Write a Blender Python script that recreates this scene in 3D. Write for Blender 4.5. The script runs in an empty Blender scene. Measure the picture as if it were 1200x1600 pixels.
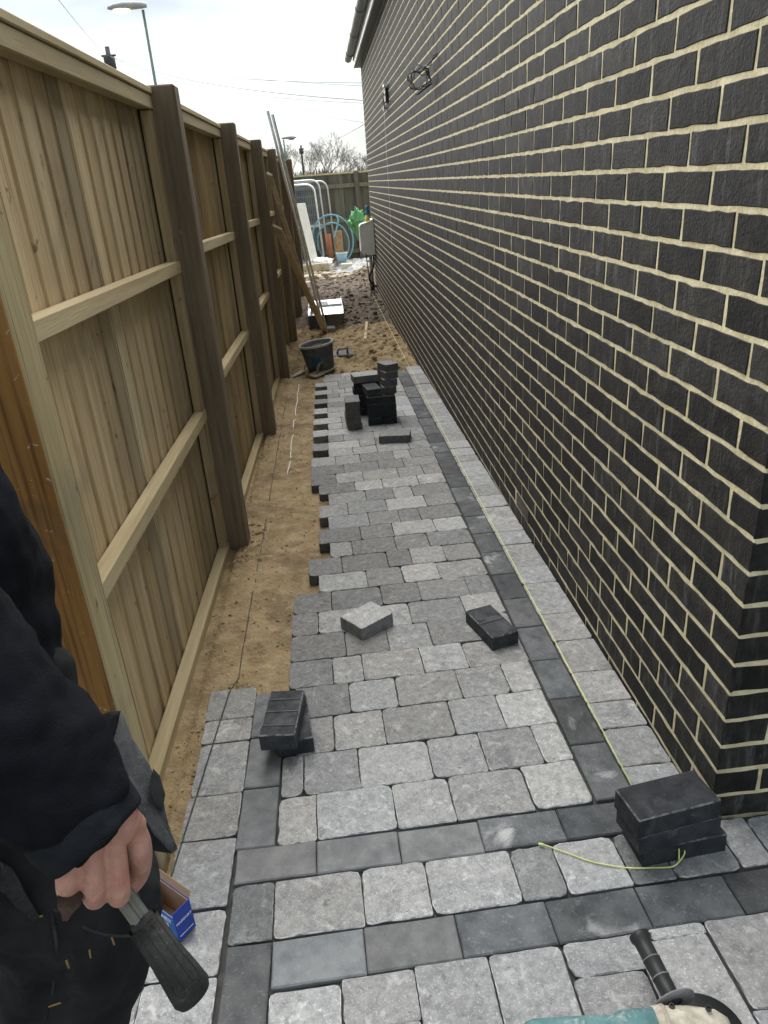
import bpy, bmesh, math, random
from mathutils import Vector, Matrix, noise
from mathutils.bvhtree import BVHTree
R = math.radians
scn = bpy.context.scene
COL = scn.collection
rnd = random.Random(7)

# ------------------------------------------------------------------ camera, sky, sun, exposure
cam = bpy.data.cameras.new('camera'); co = bpy.data.objects.new('camera', cam); COL.objects.link(co)
cam.sensor_fit = 'VERTICAL'; cam.sensor_height = 24.0; cam.lens = 24.0*1137.820/1600.0
cam.clip_start = 0.02; cam.clip_end = 2000
co.matrix_world = Matrix(((0.994465, 0.094747, -0.045419, -0.78574), (-0.080580, 0.410318, -0.908376, -1.22149), (-0.067430, 0.907007, 0.415681, 1.37544), (0, 0, 0, 1)))
scn.camera = co
SUN_EL, SUN_AZ = 46, -4          # degrees; azimuth from +Y towards +X
w = bpy.data.worlds.new('World'); scn.world = w; w.use_nodes = True
nt = w.node_tree; nt.nodes.clear()
out = nt.nodes.new('ShaderNodeOutputWorld'); bg = nt.nodes.new('ShaderNodeBackground')
sky = nt.nodes.new('ShaderNodeTexSky'); sky.sky_type = 'NISHITA'; sky.sun_disc = False
sky.sun_elevation = R(SUN_EL); sky.sun_rotation = R(SUN_AZ)
tc = nt.nodes.new('ShaderNodeTexCoord'); mp = nt.nodes.new('ShaderNodeMapping'); mp.inputs['Scale'].default_value = (1.0, 1.0, 3.2)
mp.inputs['Location'].default_value = (0.3, 0.0, 0.35)
nz = nt.nodes.new('ShaderNodeTexNoise'); nz.inputs['Scale'].default_value = 2.2; nz.inputs['Detail'].default_value = 5; nz.inputs['Roughness'].default_value = .5
cr = nt.nodes.new('ShaderNodeValToRGB')
cr.color_ramp.elements[0].position = .44; cr.color_ramp.elements[0].color = (.82, .93, .98, 1)
cr.color_ramp.elements[1].position = .60; cr.color_ramp.elements[1].color = (1.72, 1.79, 1.82, 1)
mx = nt.nodes.new('ShaderNodeMixRGB'); mx.inputs[0].default_value = .94
L = nt.links.new
L(tc.outputs['Generated'], mp.inputs[0]); L(mp.outputs[0], nz.inputs['Vector']); L(nz.outputs[0], cr.inputs[0])
L(sky.outputs[0], mx.inputs[1]); L(cr.outputs[0], mx.inputs[2]); L(mx.outputs[0], bg.inputs[0]); L(bg.outputs[0], out.inputs[0])
bg.inputs[1].default_value = .1
sl = bpy.data.lights.new('sun', 'SUN'); sl.energy = 1.5; sl.angle = R(85); sl.color = (1, .97, .925)
so = bpy.data.objects.new('sun', sl); COL.objects.link(so)
sd = Vector((math.sin(R(SUN_AZ))*math.cos(R(SUN_EL)), math.cos(R(SUN_AZ))*math.cos(R(SUN_EL)), math.sin(R(SUN_EL))))
so.rotation_euler = sd.to_track_quat('Z', 'Y').to_euler(); so.location = (0, 10, 20)
vs = scn.view_settings
vs.view_transform = 'Standard'; vs.look = 'None'; vs.gamma = 1; vs.use_curve_mapping = False
vs.exposure = 2.55

# ------------------------------------------------------------------ materials
def pm(name, c1, c2, scale=8, rough=.85, bump=.25, bscale=80, stretch=(1, 1, 1), tone=True, speck=None, spec=.25, metal=0,
       ramp=(.35, .65), stain=None, streak=None, coords='Object', bd=.004):
    m = bpy.data.materials.new(name); m.use_nodes = True; t = m.node_tree; N = t.nodes.new; K = t.links.new
    b = t.nodes['Principled BSDF']; b.inputs['Roughness'].default_value = rough; b.inputs['Metallic'].default_value = metal
    b.inputs['Specular IOR Level'].default_value = spec
    tcn = N('ShaderNodeTexCoord'); oi = N('ShaderNodeObjectInfo')
    off = N('ShaderNodeMath'); off.operation = 'MULTIPLY'; off.inputs[1].default_value = 37.0; K(oi.outputs['Random'], off.inputs[0])
    add = N('ShaderNodeVectorMath'); add.operation = 'ADD'; K(tcn.outputs[coords], add.inputs[0]); K(off.outputs[0], add.inputs[1])
    mpn = N('ShaderNodeMapping'); mpn.inputs['Scale'].default_value = stretch; K(add.outputs[0], mpn.inputs[0])
    def noi(sc, det=6, dist=0., vec=None, ro=.6):
        n = N('ShaderNodeTexNoise'); n.inputs['Scale'].default_value = sc; n.inputs['Detail'].default_value = det
        n.inputs['Distortion'].default_value = dist; n.inputs['Roughness'].default_value = ro
        K((vec or mpn).outputs[0], n.inputs['Vector']); return n
    def ramp2(src, p0, p1, a, bb):
        r_ = N('ShaderNodeValToRGB'); e = r_.color_ramp.elements
        e[0].position = p0; e[1].position = p1; e[0].color = (*a, 1); e[1].color = (*bb, 1); K(src, r_.inputs[0]); return r_
    n1 = noi(scale); col = ramp2(n1.outputs[0], ramp[0], ramp[1], c1, c2).outputs[0]
    def over(col, fac, c):
        x = N('ShaderNodeMixRGB'); K(fac, x.inputs[0]); K(col, x.inputs[1]); x.inputs[2].default_value = (*c, 1); return x.outputs[0]
    if stain:   # (colour, scale, lo, hi)
        for st in (stain if isinstance(stain, list) else [stain]):
            s_ = noi(st[1], 6, .6, add); f_ = ramp2(s_.outputs[0], st[2], st[3], (0, 0, 0), (st[4] if len(st) > 4 else 1,)*3); col = over(col, f_.outputs[0], st[0])
    if speck:   # (colour, scale, lo, hi, amount)
        s_ = noi(speck[1], 5, 1.2, add, .75); f_ = ramp2(s_.outputs[0], speck[2], speck[3], (0, 0, 0), (speck[4],)*3); col = over(col, f_.outputs[0], speck[0])
    if streak:  # vertical or directional streaks (colour, stretch, scale, lo, hi, amount)
        m2 = N('ShaderNodeMapping'); m2.inputs['Scale'].default_value = streak[1]; K(add.outputs[0], m2.inputs[0])
        s_ = noi(streak[2], 4, .3, m2); f_ = ramp2(s_.outputs[0], streak[3], streak[4], (0, 0, 0), (streak[5],)*3); col = over(col, f_.outputs[0], streak[0])
    if tone:
        x = N('ShaderNodeMixRGB'); x.blend_type = 'MULTIPLY'; x.inputs[0].default_value = 1; K(col, x.inputs[1]); K(oi.outputs['Color'], x.inputs[2]); col = x.outputs[0]
    K(col, b.inputs['Base Color'])
    if bump:
        bn = noi(bscale, 5); bp = N('ShaderNodeBump'); bp.inputs['Strength'].default_value = bump; bp.inputs['Distance'].default_value = bd
        K(bn.outputs[0], bp.inputs['Height']); K(bp.outputs[0], b.inputs['Normal'])
    return m

MT = {}
MT['paver'] = pm('tumbled_concrete', (.265, .266, .266), (.40, .40, .396), 55, .92, 1., 230,
                 speck=((.76, .76, .75), 190, .54, .66, .7), stain=[((.38, .32, .21), 5, .66, .8, .5), ((.15, .15, .154), 11, .56, .70, .6), ((.66, .66, .65), 26, .585, .67, .5), ((.11, .11, .113), 60, .60, .68, .5)])
MT['paver_side'] = pm('shaded_side_concrete', (.12, .123, .125), (.19, .192, .193), 40, .95, .8, 120)  # side faces: mostly shade painted into the colour, partly lack of dust
MT['charcoal'] = pm('charcoal_concrete', (.066, .07, .074), (.12, .125, .13), 16, .85, .5, 170,
                    speck=((.36, .37, .37), 90, .56, .74, .5), stain=[((.42, .425, .42), 8, .60, .70, .6), ((.04, .045, .048), 11, .58, .70, .6)])
MT['plain'] = pm('grey_block_concrete', (.18, .186, .191), (.275, .281, .284), 22, .88, .5, 170, speck=((.48, .48, .47), 100, .56, .74, .5), stain=((.33, .28, .19), 6, .68, .82, .35))
MT['freshblock'] = pm('fresh_charcoal_concrete', (.018, .0195, .023), (.04, .043, .048), 22, .8, .4, 200, speck=((.28, .29, .30), 90, .60, .76, .45), stain=((.13, .135, .14), 9, .58, .76, .5))
MT['worn_arris'] = pm('worn_paver_arris', (.24, .24, .24), (.62, .62, .61), 60, .92, .8, 200, ramp=(.40, .62))
MT['worn_edge'] = pm('worn_dusty_edge', (.05, .053, .057), (.22, .225, .23), 45, .9, .4, 150, ramp=(.42, .68))
MT['brick'] = pm('dark_brick', (.0085, .0083, .008), (.024, .0232, .022), 26, .8, .7, 120,
                 streak=((.13, .13, .127), (11, 11, 1.8), 4, .56, .74, .5), speck=((.34, .32, .27), 90, .64, .74, .45), stain=[((.05, .045, .038), 6, .55, .72, .6), ((.30, .27, .2), 3.1, .70, .80, .35)], spec=.3)
MT['mortar'] = pm('cream_mortar', (.55, .485, .30), (.78, .705, .48), 26, .95, .8, 110, tone=False, stain=((.22, .19, .13), 3, .6, .75, .45))
MT['bedding'] = pm('bedding_sand', (.045, .044, .042), (.085, .083, .078), 30, .95, .6, 200, tone=False)
MT['sand'] = pm('building_sand', (.29, .21, .115), (.44, .335, .195), 14, .97, 1., 60, bd=.012, tone=False, stain=[((.145, .105, .064), 3.0, .48, .66, .75), ((.46, .38, .26), 16, .56, .70, .5), ((.12, .09, .058), 45, .60, .72, .5)], speck=((.50, .45, .35), 150, .60, .70, .7))
MT['soil'] = pm('stony_soil', (.075, .057, .043), (.17, .13, .1), 14, .97, 1., 70, tone=False, speck=((.38, .33, .26), 45, .6, .72, .7))
MT['rubble'] = pm('pale_rubble', (.34, .29, .21), (.56, .5, .4), 6, .95, .8, 40, tone=False)
MT['stone'] = pm('stone', (.08, .068, .056), (.26, .225, .185), 20, .95, .5, 60)
MT['wood'] = pm('treated_softwood', (.36, .27, .15), (.51, .405, .25), 3.0, .85, .35, 24, stretch=(9, 9, .55), ramp=(.3, .7),
                stain=[((.11, .075, .042), 13, .655, .70, .7), ((.36, .33, .22), 1.4, .55, .8, .5), ((.17, .15, .11), 2.1, .56, .72, .5)], streak=((.10, .075, .045), (70, 70, .7), 2.6, .56, .64, .6))
MT['railwood'] = pm('sawn_rail_wood', (.40, .32, .185), (.53, .44, .275), 3.0, .85, .3, 24, stretch=(9, .55, 9), stain=((.14, .10, .06), 12, .70, .8, .5), streak=((.18, .14, .08), (40, .9, 40), 2.2, .60, .75, .4))
MT['postwood'] = pm('dark_post_wood', (.135, .104, .07), (.235, .183, .125), 3, .85, .35, 24, stretch=(8, 8, .5), streak=((.05, .037, .025), (40, 40, .9), 2.2, .55, .75, .6), stain=((.2, .17, .12), 3, .62, .8, .4))
MT['brownwood'] = pm('brown_stained_wood', (.26, .125, .036), (.38, .20, .062), 3, .75, .3, 24, stretch=(8, 8, .5), streak=((.11, .05, .016), (50, 50, .8), 2.4, .52, .66, .75), speck=((.7, .68, .6), 34, .655, .69, .9), stain=((.15, .09, .045), 5, .58, .7, .6))
MT['oldwood'] = pm('weathered_fence_wood', (.095, .092, .08), (.165, .16, .14), 3, .9, .3, 24, stretch=(9, 9, .5))
MT['metal'] = pm('galvanised_steel', (.55, .57, .58), (.72, .74, .75), 12, .35, .05, 60, metal=.85, spec=.5)
MT['alu'] = pm('aluminium_tube', (.6, .62, .63), (.75, .77, .78), 20, .4, .05, 60, metal=.7, spec=.5)
MT['white'] = pm('white_plastic', (.72, .72, .69), (.78, .78, .75), 5, .5, .05, 60, spec=.4)
MT['blackp'] = pm('black_plastic', (.014, .015, .016), (.028, .029, .03), 10, .5, .1, 90, spec=.4, speck=((.25, .24, .22), 40, .68, .8, .4))
MT['bucket'] = pm('dusty_black_rubber', (.055, .068, .074), (.11, .124, .13), 18, .75, .2, 60, speck=((.2, .19, .17), 20, .6, .8, .5))
MT['rim'] = pm('mortar_crusted_rim', (.34, .34, .32), (.5, .5, .47), 20, .9, .4, 80)
MT['mud'] = pm('grey_mortar_mix', (.10, .095, .075), (.16, .15, .12), 12, .95, .5, 80)
MT['teal'] = pm('dusty_teal_plastic', (.075, .18, .19), (.15, .275, .28), 40, .6, .25, 120, speck=((.46, .48, .45), 34, .54, .70, .8), stain=((.55, .52, .45), 18, .60, .70, .8))
MT['cream'] = pm('dusty_alloy_casting', (.38, .34, .26), (.60, .56, .47), 40, .75, .4, 120, speck=((.22, .18, .12), 45, .58, .74, .6), stain=((.72, .70, .64), 25, .60, .72, .7))
MT['grey'] = pm('grey_disc', (.16, .16, .165), (.24, .24, .245), 20, .7, .2, 80)
MT['navy'] = pm('navy_fleece', (.0055, .0063, .009), (.010, .0112, .0148), 20, .95, .5, 420, spec=.1)
MT['navy2'] = pm('navy_jacket_rib', (.012, .014, .018), (.02, .022, .027), 30, .95, .5, 300, spec=.1)
MT['trouser'] = pm('black_work_cloth', (.010, .0108, .0125), (.026, .027, .029), 12, .92, .5, 500, spec=.15, stain=((.085, .085, .083), 7, .54, .76, .7))
MT['pouch'] = pm('faded_black_canvas', (.045, .047, .05), (.12, .122, .125), 24, .92, .7, 420, spec=.15, speck=((.26, .26, .26), 60, .56, .78, .5))
MT['stitch'] = pm('orange_thread', (.22, .14, .05), (.30, .20, .08), 20, .8, 0, 60)
MT['boot'] = pm('tan_leather', (.12, .075, .04), (.18, .115, .06), 10, .7, .3, 60)
def skin_mat():
    m = pm('skin', (.44, .21, .16), (.56, .31, .245), 40, .5, .6, 300, spec=.4, stain=[((.44, .14, .11), 22, .5, .72, .6), ((.30, .13, .09), 60, .6, .75, .4)], tone=False)
    b = m.node_tree.nodes['Principled BSDF']; b.inputs['Subsurface Weight'].default_value = .12
    b.inputs['Subsurface Radius'].default_value = (.008, .003, .002); return m
MT['skin'] = skin_mat()
MT['hair'] = pm('brown_hair', (.03, .02, .012), (.06, .04, .025), 30, .7, .6, 90)
MT['eye'] = pm('eye', (.6, .6, .58), (.65, .65, .62), 10, .3, 0, 10)
MT['rust'] = pm('rusty_steel', (.03, .017, .011), (.06, .036, .026), 60, .75, .5, 120, spec=.3)
MT['shaft'] = pm('worn_fibre_shaft', (.12, .12, .10), (.2, .2, .175), 30, .6, .2, 120)
MT['grip'] = pm('black_rubber_grip', (.022, .0235, .0225), (.05, .052, .049), 26, .75, .5, 200, speck=((.16, .16, .15), 90, .56, .74, .5))
MT['bluecard'] = pm('blue_card', (.02, .05, .30), (.03, .07, .37), 10, .5, 0, 60, tone=False)
MT['bluelight'] = pm('light_blue_card', (.03, .17, .58), (.04, .2, .62), 10, .5, 0, 60, tone=False)
MT['card'] = pm('brown_card', (.36, .25, .17), (.44, .31, .22), 12, .9, .1, 60, tone=False)
MT['print'] = pm('white_print', (.8, .8, .82), (.85, .85, .86), 10, .6, 0, 60, tone=False)
MT['bluehose'] = pm('blue_pipe', (.13, .31, .43), (.19, .38, .50), 10, .45, .05, 60)
MT['clay'] = pm('clay_pipe', (.26, .10, .06), (.34, .14, .085), 12, .8, .2, 60)
MT['tan'] = pm('tan_stone', (.28, .19, .12), (.42, .30, .2), 14, .9, .3, 50)
MT['tarp'] = pm('grey_sheet', (.22, .23, .24), (.4, .41, .42), 5, .4, .3, 30, spec=.5)
MT['bluepail'] = pm('blue_pail', (.25, .42, .55), (.32, .5, .62), 9, .5, .05, 50)
MT['foam'] = pm('white_board', (.70, .70, .68), (.82, .82, .80), 9, .85, .3, 40, speck=((.2, .2, .2), 12, .68, .74, .5))
MT['bag'] = pm('green_polythene', (.20, .62, .27), (.34, .78, .40), 12, .35, .4, 40, spec=.5)
MT['canblue'] = pm('blue_can', (.03, .17, .27), (.05, .22, .33), 10, .4, 0, 50)
MT['canyel'] = pm('yellow_can', (.5, .36, .03), (.58, .42, .05), 10, .4, 0, 50)
MT['string'] = pm('lime_line', (.66, .68, .24), (.76, .78, .32), 30, .7, 0, 60, tone=False)
MT['string2'] = pm('grey_line', (.055, .055, .05), (.10, .10, .09), 30, .8, 0, 60, tone=False)
MT['string3'] = pm('white_line', (.75, .74, .7), (.82, .8, .78), 30, .8, 0, 60, tone=False)
MT['slate'] = pm('roof_tile', (.04, .043, .048), (.07, .073, .08), 8, .7, .3, 30)
MT['gutter'] = pm('anthracite_pvc', (.075, .095, .115), (.095, .115, .135), 8, .4, 0, 40, spec=.5)
MT['fascia'] = pm('white_pvc', (.74, .76, .78), (.8, .8, .8), 5, .4, 0, 40, spec=.5)
MT['lamp'] = pm('lamp_grey', (.3, .31, .33), (.38, .39, .41), 10, .5, 0, 40)
MT['lamppost'] = pm('green_lamp_post', (.10, .17, .16), (.14, .21, .2), 10, .5, 0, 40)
MT['bark'] = pm('bark', (.13, .125, .115), (.2, .19, .175), 3, .95, 0, 30)
MT['hedge'] = pm('far_hedge', (.07, .075, .06), (.13, .13, .105), 1, .95, 0, 30)
MT['grass'] = pm('rough_ground', (.09, .085, .05), (.15, .14, .09), .6, .97, .3, 10, tone=False)
MT['render'] = pm('pale_render', (.5, .46, .4), (.56, .52, .46), 3, .9, .1, 20)
em = bpy.data.materials.new('lamp_glow'); em.use_nodes = True
eb = em.node_tree.nodes['Principled BSDF']; eb.inputs['Emission Color'].default_value = (1, .72, .36, 1); eb.inputs['Emission Strength'].default_value = 3.2
MT['glow'] = em

# ------------------------------------------------------------------ mesh helpers
class MB:
    def __init__(s): s.v = []; s.f = []; s.mi = []
    def add(s, vs, fs, M=None, mi=0):
        b = len(s.v)
        for v in vs: s.v.append((M @ Vector(v)) if M is not None else Vector(v))
        for f_ in fs: s.f.append(tuple(b+i for i in f_)); s.mi.append(mi)
        return s
    def box(s, lo, hi, M=None, ch=0., mi=0):
        x0, y0, z0 = lo; x1, y1, z1 = hi
        if ch <= 0:
            return s.add([(x0, y0, z0), (x1, y0, z0), (x1, y1, z0), (x0, y1, z0), (x0, y0, z1), (x1, y0, z1), (x1, y1, z1), (x0, y1, z1)],
                         [(3, 2, 1, 0), (4, 5, 6, 7), (0, 1, 5, 4), (1, 2, 6, 5), (2, 3, 7, 6), (3, 0, 4, 7)], M, mi)
        bm = bmesh.new(); bmesh.ops.create_cube(bm, size=1)
        for v in bm.verts: v.co = Vector(((x0+x1)/2+v.co.x*(x1-x0), (y0+y1)/2+v.co.y*(y1-y0), (z0+z1)/2+v.co.z*(z1-z0)))
        bmesh.ops.bevel(bm, geom=list(bm.edges), offset=ch, segments=1, affect='EDGES', clamp_overlap=True)
        bm.verts.index_update(); vs = [v.co.copy() for v in bm.verts]; fs = [[v.index for v in f_.verts] for f_ in bm.faces]; bm.free()
        return s.add(vs, fs, M, mi)
    def tube(s, pts, rad, n=8, cap=True, mi=0, flat=None):
        pts = [Vector(p_) for p_ in pts]; k = len(pts)
        rs = rad if isinstance(rad, (list, tuple)) else [rad]*k
        d0 = (pts[1]-pts[0]).normalized(); ref = Vector((0, 0, 1)) if abs(d0.z) < .9 else Vector((1, 0, 0))
        a = d0.cross(ref).normalized(); vs = []; fs = []
        for i, p_ in enumerate(pts):
            d = (pts[min(i+1, k-1)]-pts[max(i-1, 0)]); d = d.normalized() if d.length > 1e-9 else d0
            a = (a-d*a.dot(d)); a = a.normalized() if a.length > 1e-6 else d.orthogonal().normalized(); b_ = d.cross(a)
            for j in range(n):
                t = 2*math.pi*j/n; vs.append(p_+a*math.cos(t)*rs[i]+b_*math.sin(t)*rs[i])
        for i in range(k-1):
            for j in range(n): fs.append((i*n+j, i*n+(j+1) % n, (i+1)*n+(j+1) % n, (i+1)*n+j))
        if cap: fs.append(tuple(range(n-1, -1, -1))); fs.append(tuple((k-1)*n+j for j in range(n)))
        return s.add(vs, fs, None, mi)
    def lathe(s, prof, n=24, M=None, mi=0, cap=True):
        vs = []; fs = []; k = len(prof)
        for r_, z_ in prof:
            for j in range(n): t = 2*math.pi*j/n; vs.append((r_*math.cos(t), r_*math.sin(t), z_))
        for i in range(k-1):
            for j in range(n): fs.append((i*n+j, i*n+(j+1) % n, (i+1)*n+(j+1) % n, (i+1)*n+j))
        if cap: fs.append(tuple(range(n-1, -1, -1))); fs.append(tuple((k-1)*n+j for j in range(n)))
        return s.add(vs, fs, M, mi)
    def prism(s, poly, z0, z1, M=None, mi=0):
        n = len(poly); vs = [(x, y, z0) for x, y in poly]+[(x, y, z1) for x, y in poly]
        fs = [tuple(range(n-1, -1, -1)), tuple(range(n, 2*n))]+[(i, (i+1) % n, n+(i+1) % n, n+i) for i in range(n)]
        return s.add(vs, fs, M, mi)
    def ball(s, c, r_, sub=2, M=None, sc=(1, 1, 1), jit=0, mi=0):
        bm = bmesh.new(); bmesh.ops.create_icosphere(bm, subdivisions=sub, radius=1)
        vs = [Vector((v.co.x*sc[0]*r_, v.co.y*sc[1]*r_, v.co.z*sc[2]*r_))*(1+jit*rnd.uniform(-1, 1)) for v in bm.verts]
        fs = [[v.index for v in f_.verts] for f_ in bm.faces]; bm.free()
        MM = Matrix.Translation(Vector(c)) @ (M or Matrix()); return s.add(vs, fs, MM, mi)
    def mesh(s, name, mats, smooth=False, org=None):
        me = bpy.data.meshes.new(name); o_ = Vector(org) if org is not None else Vector((0, 0, 0))
        me.from_pydata([tuple(v-o_) for v in s.v], [], s.f); mats = mats if isinstance(mats, (list, tuple)) else [mats]
        for m_ in mats: me.materials.append(m_)
        for p_, i in zip(me.polygons, s.mi): p_.material_index = i; p_.use_smooth = smooth
        me.update(); return me
    def build(s, name, mats, parent=None, smooth=False, org=None, color=None):
        if parent is not None: org = parent.matrix_world.translation if parent.matrix_world.translation.length else parent.location
        if parent is not None: org = WORLD(parent)
        if org is None and parent is None:
            n = max(1, len(s.v)); c = sum((Vector(v) for v in s.v), Vector())/n; org = Vector((c.x, c.y, min(v.z for v in s.v)))
        o = bpy.data.objects.new(name, s.mesh(name, mats, smooth, org)); COL.objects.link(o)
        if parent is not None: o.parent = parent
        else: o.location = org
        if color is not None: o.color = (*color, 1) if len(color) == 3 else color
        return o
def WORLD(o):
    p_ = Vector(o.location)
    while o.parent: o = o.parent; p_ += Vector(o.location)
    return p_
def tag(o, label=None, cat=None, group=None, kind=None):
    for k_, v_ in (('label', label), ('category', cat), ('group', group), ('kind', kind)):
        if v_: o[k_] = v_
    return o
def thing(name, loc, label, cat, group=None):
    o = bpy.data.objects.new(name, None); COL.objects.link(o); o.location = loc; o.empty_display_size = .1
    return tag(o, label, cat, group)
def setwave(o, smooth_angle=None): return o
def T(x, y, z, rz=0, rx=0, ry=0):
    return Matrix.Translation((x, y, z)) @ Matrix.Rotation(rz, 4, 'Z') @ Matrix.Rotation(ry, 4, 'Y') @ Matrix.Rotation(rx, 4, 'X')
def align(a, b_):   # matrix with origin a and local Z towards b
    a = Vector(a); d = Vector(b_)-a
    return Matrix.Translation(a) @ d.to_track_quat('Z', 'Y').to_matrix().to_4x4(), d.length
def fbm(x, y, z=0., o=4): return noise.fractal(Vector((x, y, z)), 1.0, 2.0, o)
def gp(y): return -.065-.035*y                     # finished paving level: it falls away from the camera

# ------------------------------------------------------------------ ground
def sandz(x, y):
    pl = gp(min(y, 9.0))
    n = fbm(x*2.2, y*2.2, 3.)*.018+fbm(x*7, y*7, 7.)*.014+fbm(x*19, y*19, 2.)*.0075
    if y < 5.75:
        d = -.052
        if x > -.86 : n *= .0
        elif x < -1.12: n *= 1.15; d += .02*max(0, min(1, (-1.12-x)/.2))
    else:
        k_ = min(1, (y-5.75)/.4); d = -.052*(1-k_)-.02*k_; n = n*(1+1.6*k_)+k_*.012*fbm(x*14, y*14, 1.)
    z_ = pl+d+n
    if x < -1.33: z_ = min(z_, pl-.062)
    for (px, py, pr, pd) in PITS:
        q_ = ((x-px)**2+(y-py)**2)/(pr*pr)
        if q_ < 4: z_ -= pd*math.exp(-q_*2)-pd*.45*math.exp(-(q_-1.3)**2*2.5)
    return z_
PITS = [((-1.135, 1.859, -0.130)[0], (-1.135, 1.859, -0.130)[1], .10, .012), ((-1.118, 1.819, -0.129)[0], (-1.118, 1.819, -0.129)[1], .03, .02), ((-1.172, 0.999, -0.100)[0], (-1.172, 0.999, -0.100)[1], .045, .026),
        ((-1.212, 0.773, -0.092)[0], (-1.212, 0.773, -0.092)[1], .04, .024), ((-1.332, 0.995, -0.100)[0], (-1.332, 0.995, -0.100)[1], .05, .026), ((-1.285, 1.503, -0.118)[0], (-1.285, 1.503, -0.118)[1], .05, .018), ((-1.293, 1.287, -0.110)[0], (-1.293, 1.287, -0.110)[1], .06, .016)]
def grid(x0, x1, y0, y1, nx, ny, fz):
    m = MB(); vs = []
    for j in range(ny+1):
        for i in range(nx+1):
            x = x0+(x1-x0)*i/nx; y = y0+(y1-y0)*j/ny; vs.append((x, y, fz(x, y)))
    fs = [(j*(nx+1)+i, j*(nx+1)+i+1, (j+1)*(nx+1)+i+1, (j+1)*(nx+1)+i) for j in range(ny) for i in range(nx)]
    return m.add(vs, fs)
g0 = MB(); g0.add([(-900, -900, -.95), (900, -900, -.95), (900, 900, -.95), (-900, 900, -.95)], [(0, 1, 2, 3)])
tag(g0.build('ground', MT['grass'], org=(0, 0, -.95)), kind='structure')
m = grid(-1.9, -.0, -.4, 9.1, 120, 600, sandz)
tag(m.build('sand_bed', MT['sand'], smooth=True, org=(0, 0, 0)), kind='structure')
def soilz(x, y):
    k_ = max(0, min(1, (y-8.35)/.7)); z_ = -.47+.12*k_+.02*max(0, y-9)
    z_ += k_*(fbm(x*3, y*2.2, 11.)*.04+fbm(x*10, y*9, 5.)*.025+fbm(x*24, y*22, 2., 3)*.010)
    z_ += .18*math.exp(-((x+.0)/.33)**2-((y-12.7)/.8)**2)+.05*math.exp(-((x+.55)/.3)**2-((y-10.9)/.7)**2)
    if y > 13.2: z_ = z_*(1-min(1, (y-13.2)/.7))+(-.24+fbm(x*3, y*3, 4.)*.03)*min(1, (y-13.2)/.7)
    return z_
m = grid(-1.75, .9, 8.25, 14.2, 88, 190, soilz)
tag(m.build('soil', MT['soil'], smooth=True, org=(0, 0, 0)), kind='structure')
def rubz(x, y): return -.235-.1*max(0, 13.6-y)+fbm(x*2, y*2, 8.)*.03+fbm(x*8, y*8, 1.)*.02
m = grid(-4.5, 5.5, 13.2, 19.5, 110, 80, rubz)
tag(m.build('rubble_ground', MT['rubble'], smooth=True, org=(0, 0, 0)), kind='structure')
def stones(name, mat, n, area, fz, s0, s1, seed):
    r_ = random.Random(seed); m = MB()
    for _ in range(n):
        x = r_.uniform(area[0], area[1]); y = r_.uniform(area[2], area[3]); s_ = s0+(s1-s0)*r_.random()**2.5
        bm = bmesh.new(); bmesh.ops.create_icosphere(bm, subdivisions=1, radius=s_)
        sc = (r_.uniform(.7, 1.3), r_.uniform(.7, 1.3), r_.uniform(.5, .9))
        vs = [Vector((v.co.x*sc[0], v.co.y*sc[1], v.co.z*sc[2]))*(1+r_.uniform(-.18, .18)) for v in bm.verts]
        fs = [[v.index for v in f_.verts] for f_ in bm.faces]; bm.free()
        m.add(vs, fs, Matrix.Translation((x, y, fz(x, y)+s_*.2)) @ Matrix.Rotation(r_.uniform(0, 6), 4, 'Z'))
    return tag(m.build(name, mat, org=(0, 0, 0)), kind='stuff')
stones('soil_stones', MT['stone'], 900, (-1.15, -.02, 8.8, 13.3), soilz, .008, .045, 3)
stones('rubble_stones', MT['rubble'], 500, (-1.5, .8, 12.6, 14.9), lambda x, y: max(soilz(x, y) if y < 14.1 else -9, rubz(x, y)), .012, .07, 5)
stones('sand_grit', MT['rubble'], 520, (-1.36, -1.0, .2, 8.5), sandz, .0015, .006, 8)
stones('sand_clods', MT['sand'], 420, (-1.3, -.02, 5.7, 8.9), sandz, .005, .03, 9)
stones('foot_clods', MT['sand'], 160, (-1.38, -1.2, 1.72, 2.2), sandz, .002, .013, 10)
stones('sand_crumbs', MT['sand'], 1500, (-1.37, -.9, .3, 5.7), sandz, .0015, .007, 12)
stones('fence_foot_grit', MT['sand'], 500, (-1.375, -1.27, .2, 7.5), sandz, .002, .008, 13)

# ------------------------------------------------------------------ paving
def outline(lx, ly, rr, jit, r_, per=3):
    hx, hy = lx/2, ly/2; pts = []
    cs = [(-hx, -hy), (hx, -hy), (hx, hy), (-hx, hy)]
    rad = [max(.0015, rr*r_.choice((.5, .8, 1.1, 1.4, 2.1))*r_.uniform(.8, 1.2)) if rr > .005 else rr for _ in range(4)]
    for i in range(4):
        c = Vector(cs[i]); pv = (Vector(cs[i-1])-c).normalized(); nx_ = (Vector(cs[(i+1) % 4])-c).normalized(); q_ = rad[i]
        for t in (0, .5, 1):
            a = c+pv*q_; b_ = c+nx_*q_; pt = a*(1-t)**2+c*2*t*(1-t)+b_*t*t; pts.append(pt)
        e0 = c+nx_*q_; c2 = Vector(cs[(i+1) % 4]); e1 = c2-nx_*rad[(i+1) % 4]
        for k_ in range(1, per+1):
            pt = e0.lerp(e1, k_/(per+1)); nrm = Vector((nx_.y, -nx_.x)); pts.append(pt+nrm*(-abs(r_.gauss(0, jit)))); 
    return pts
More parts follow.
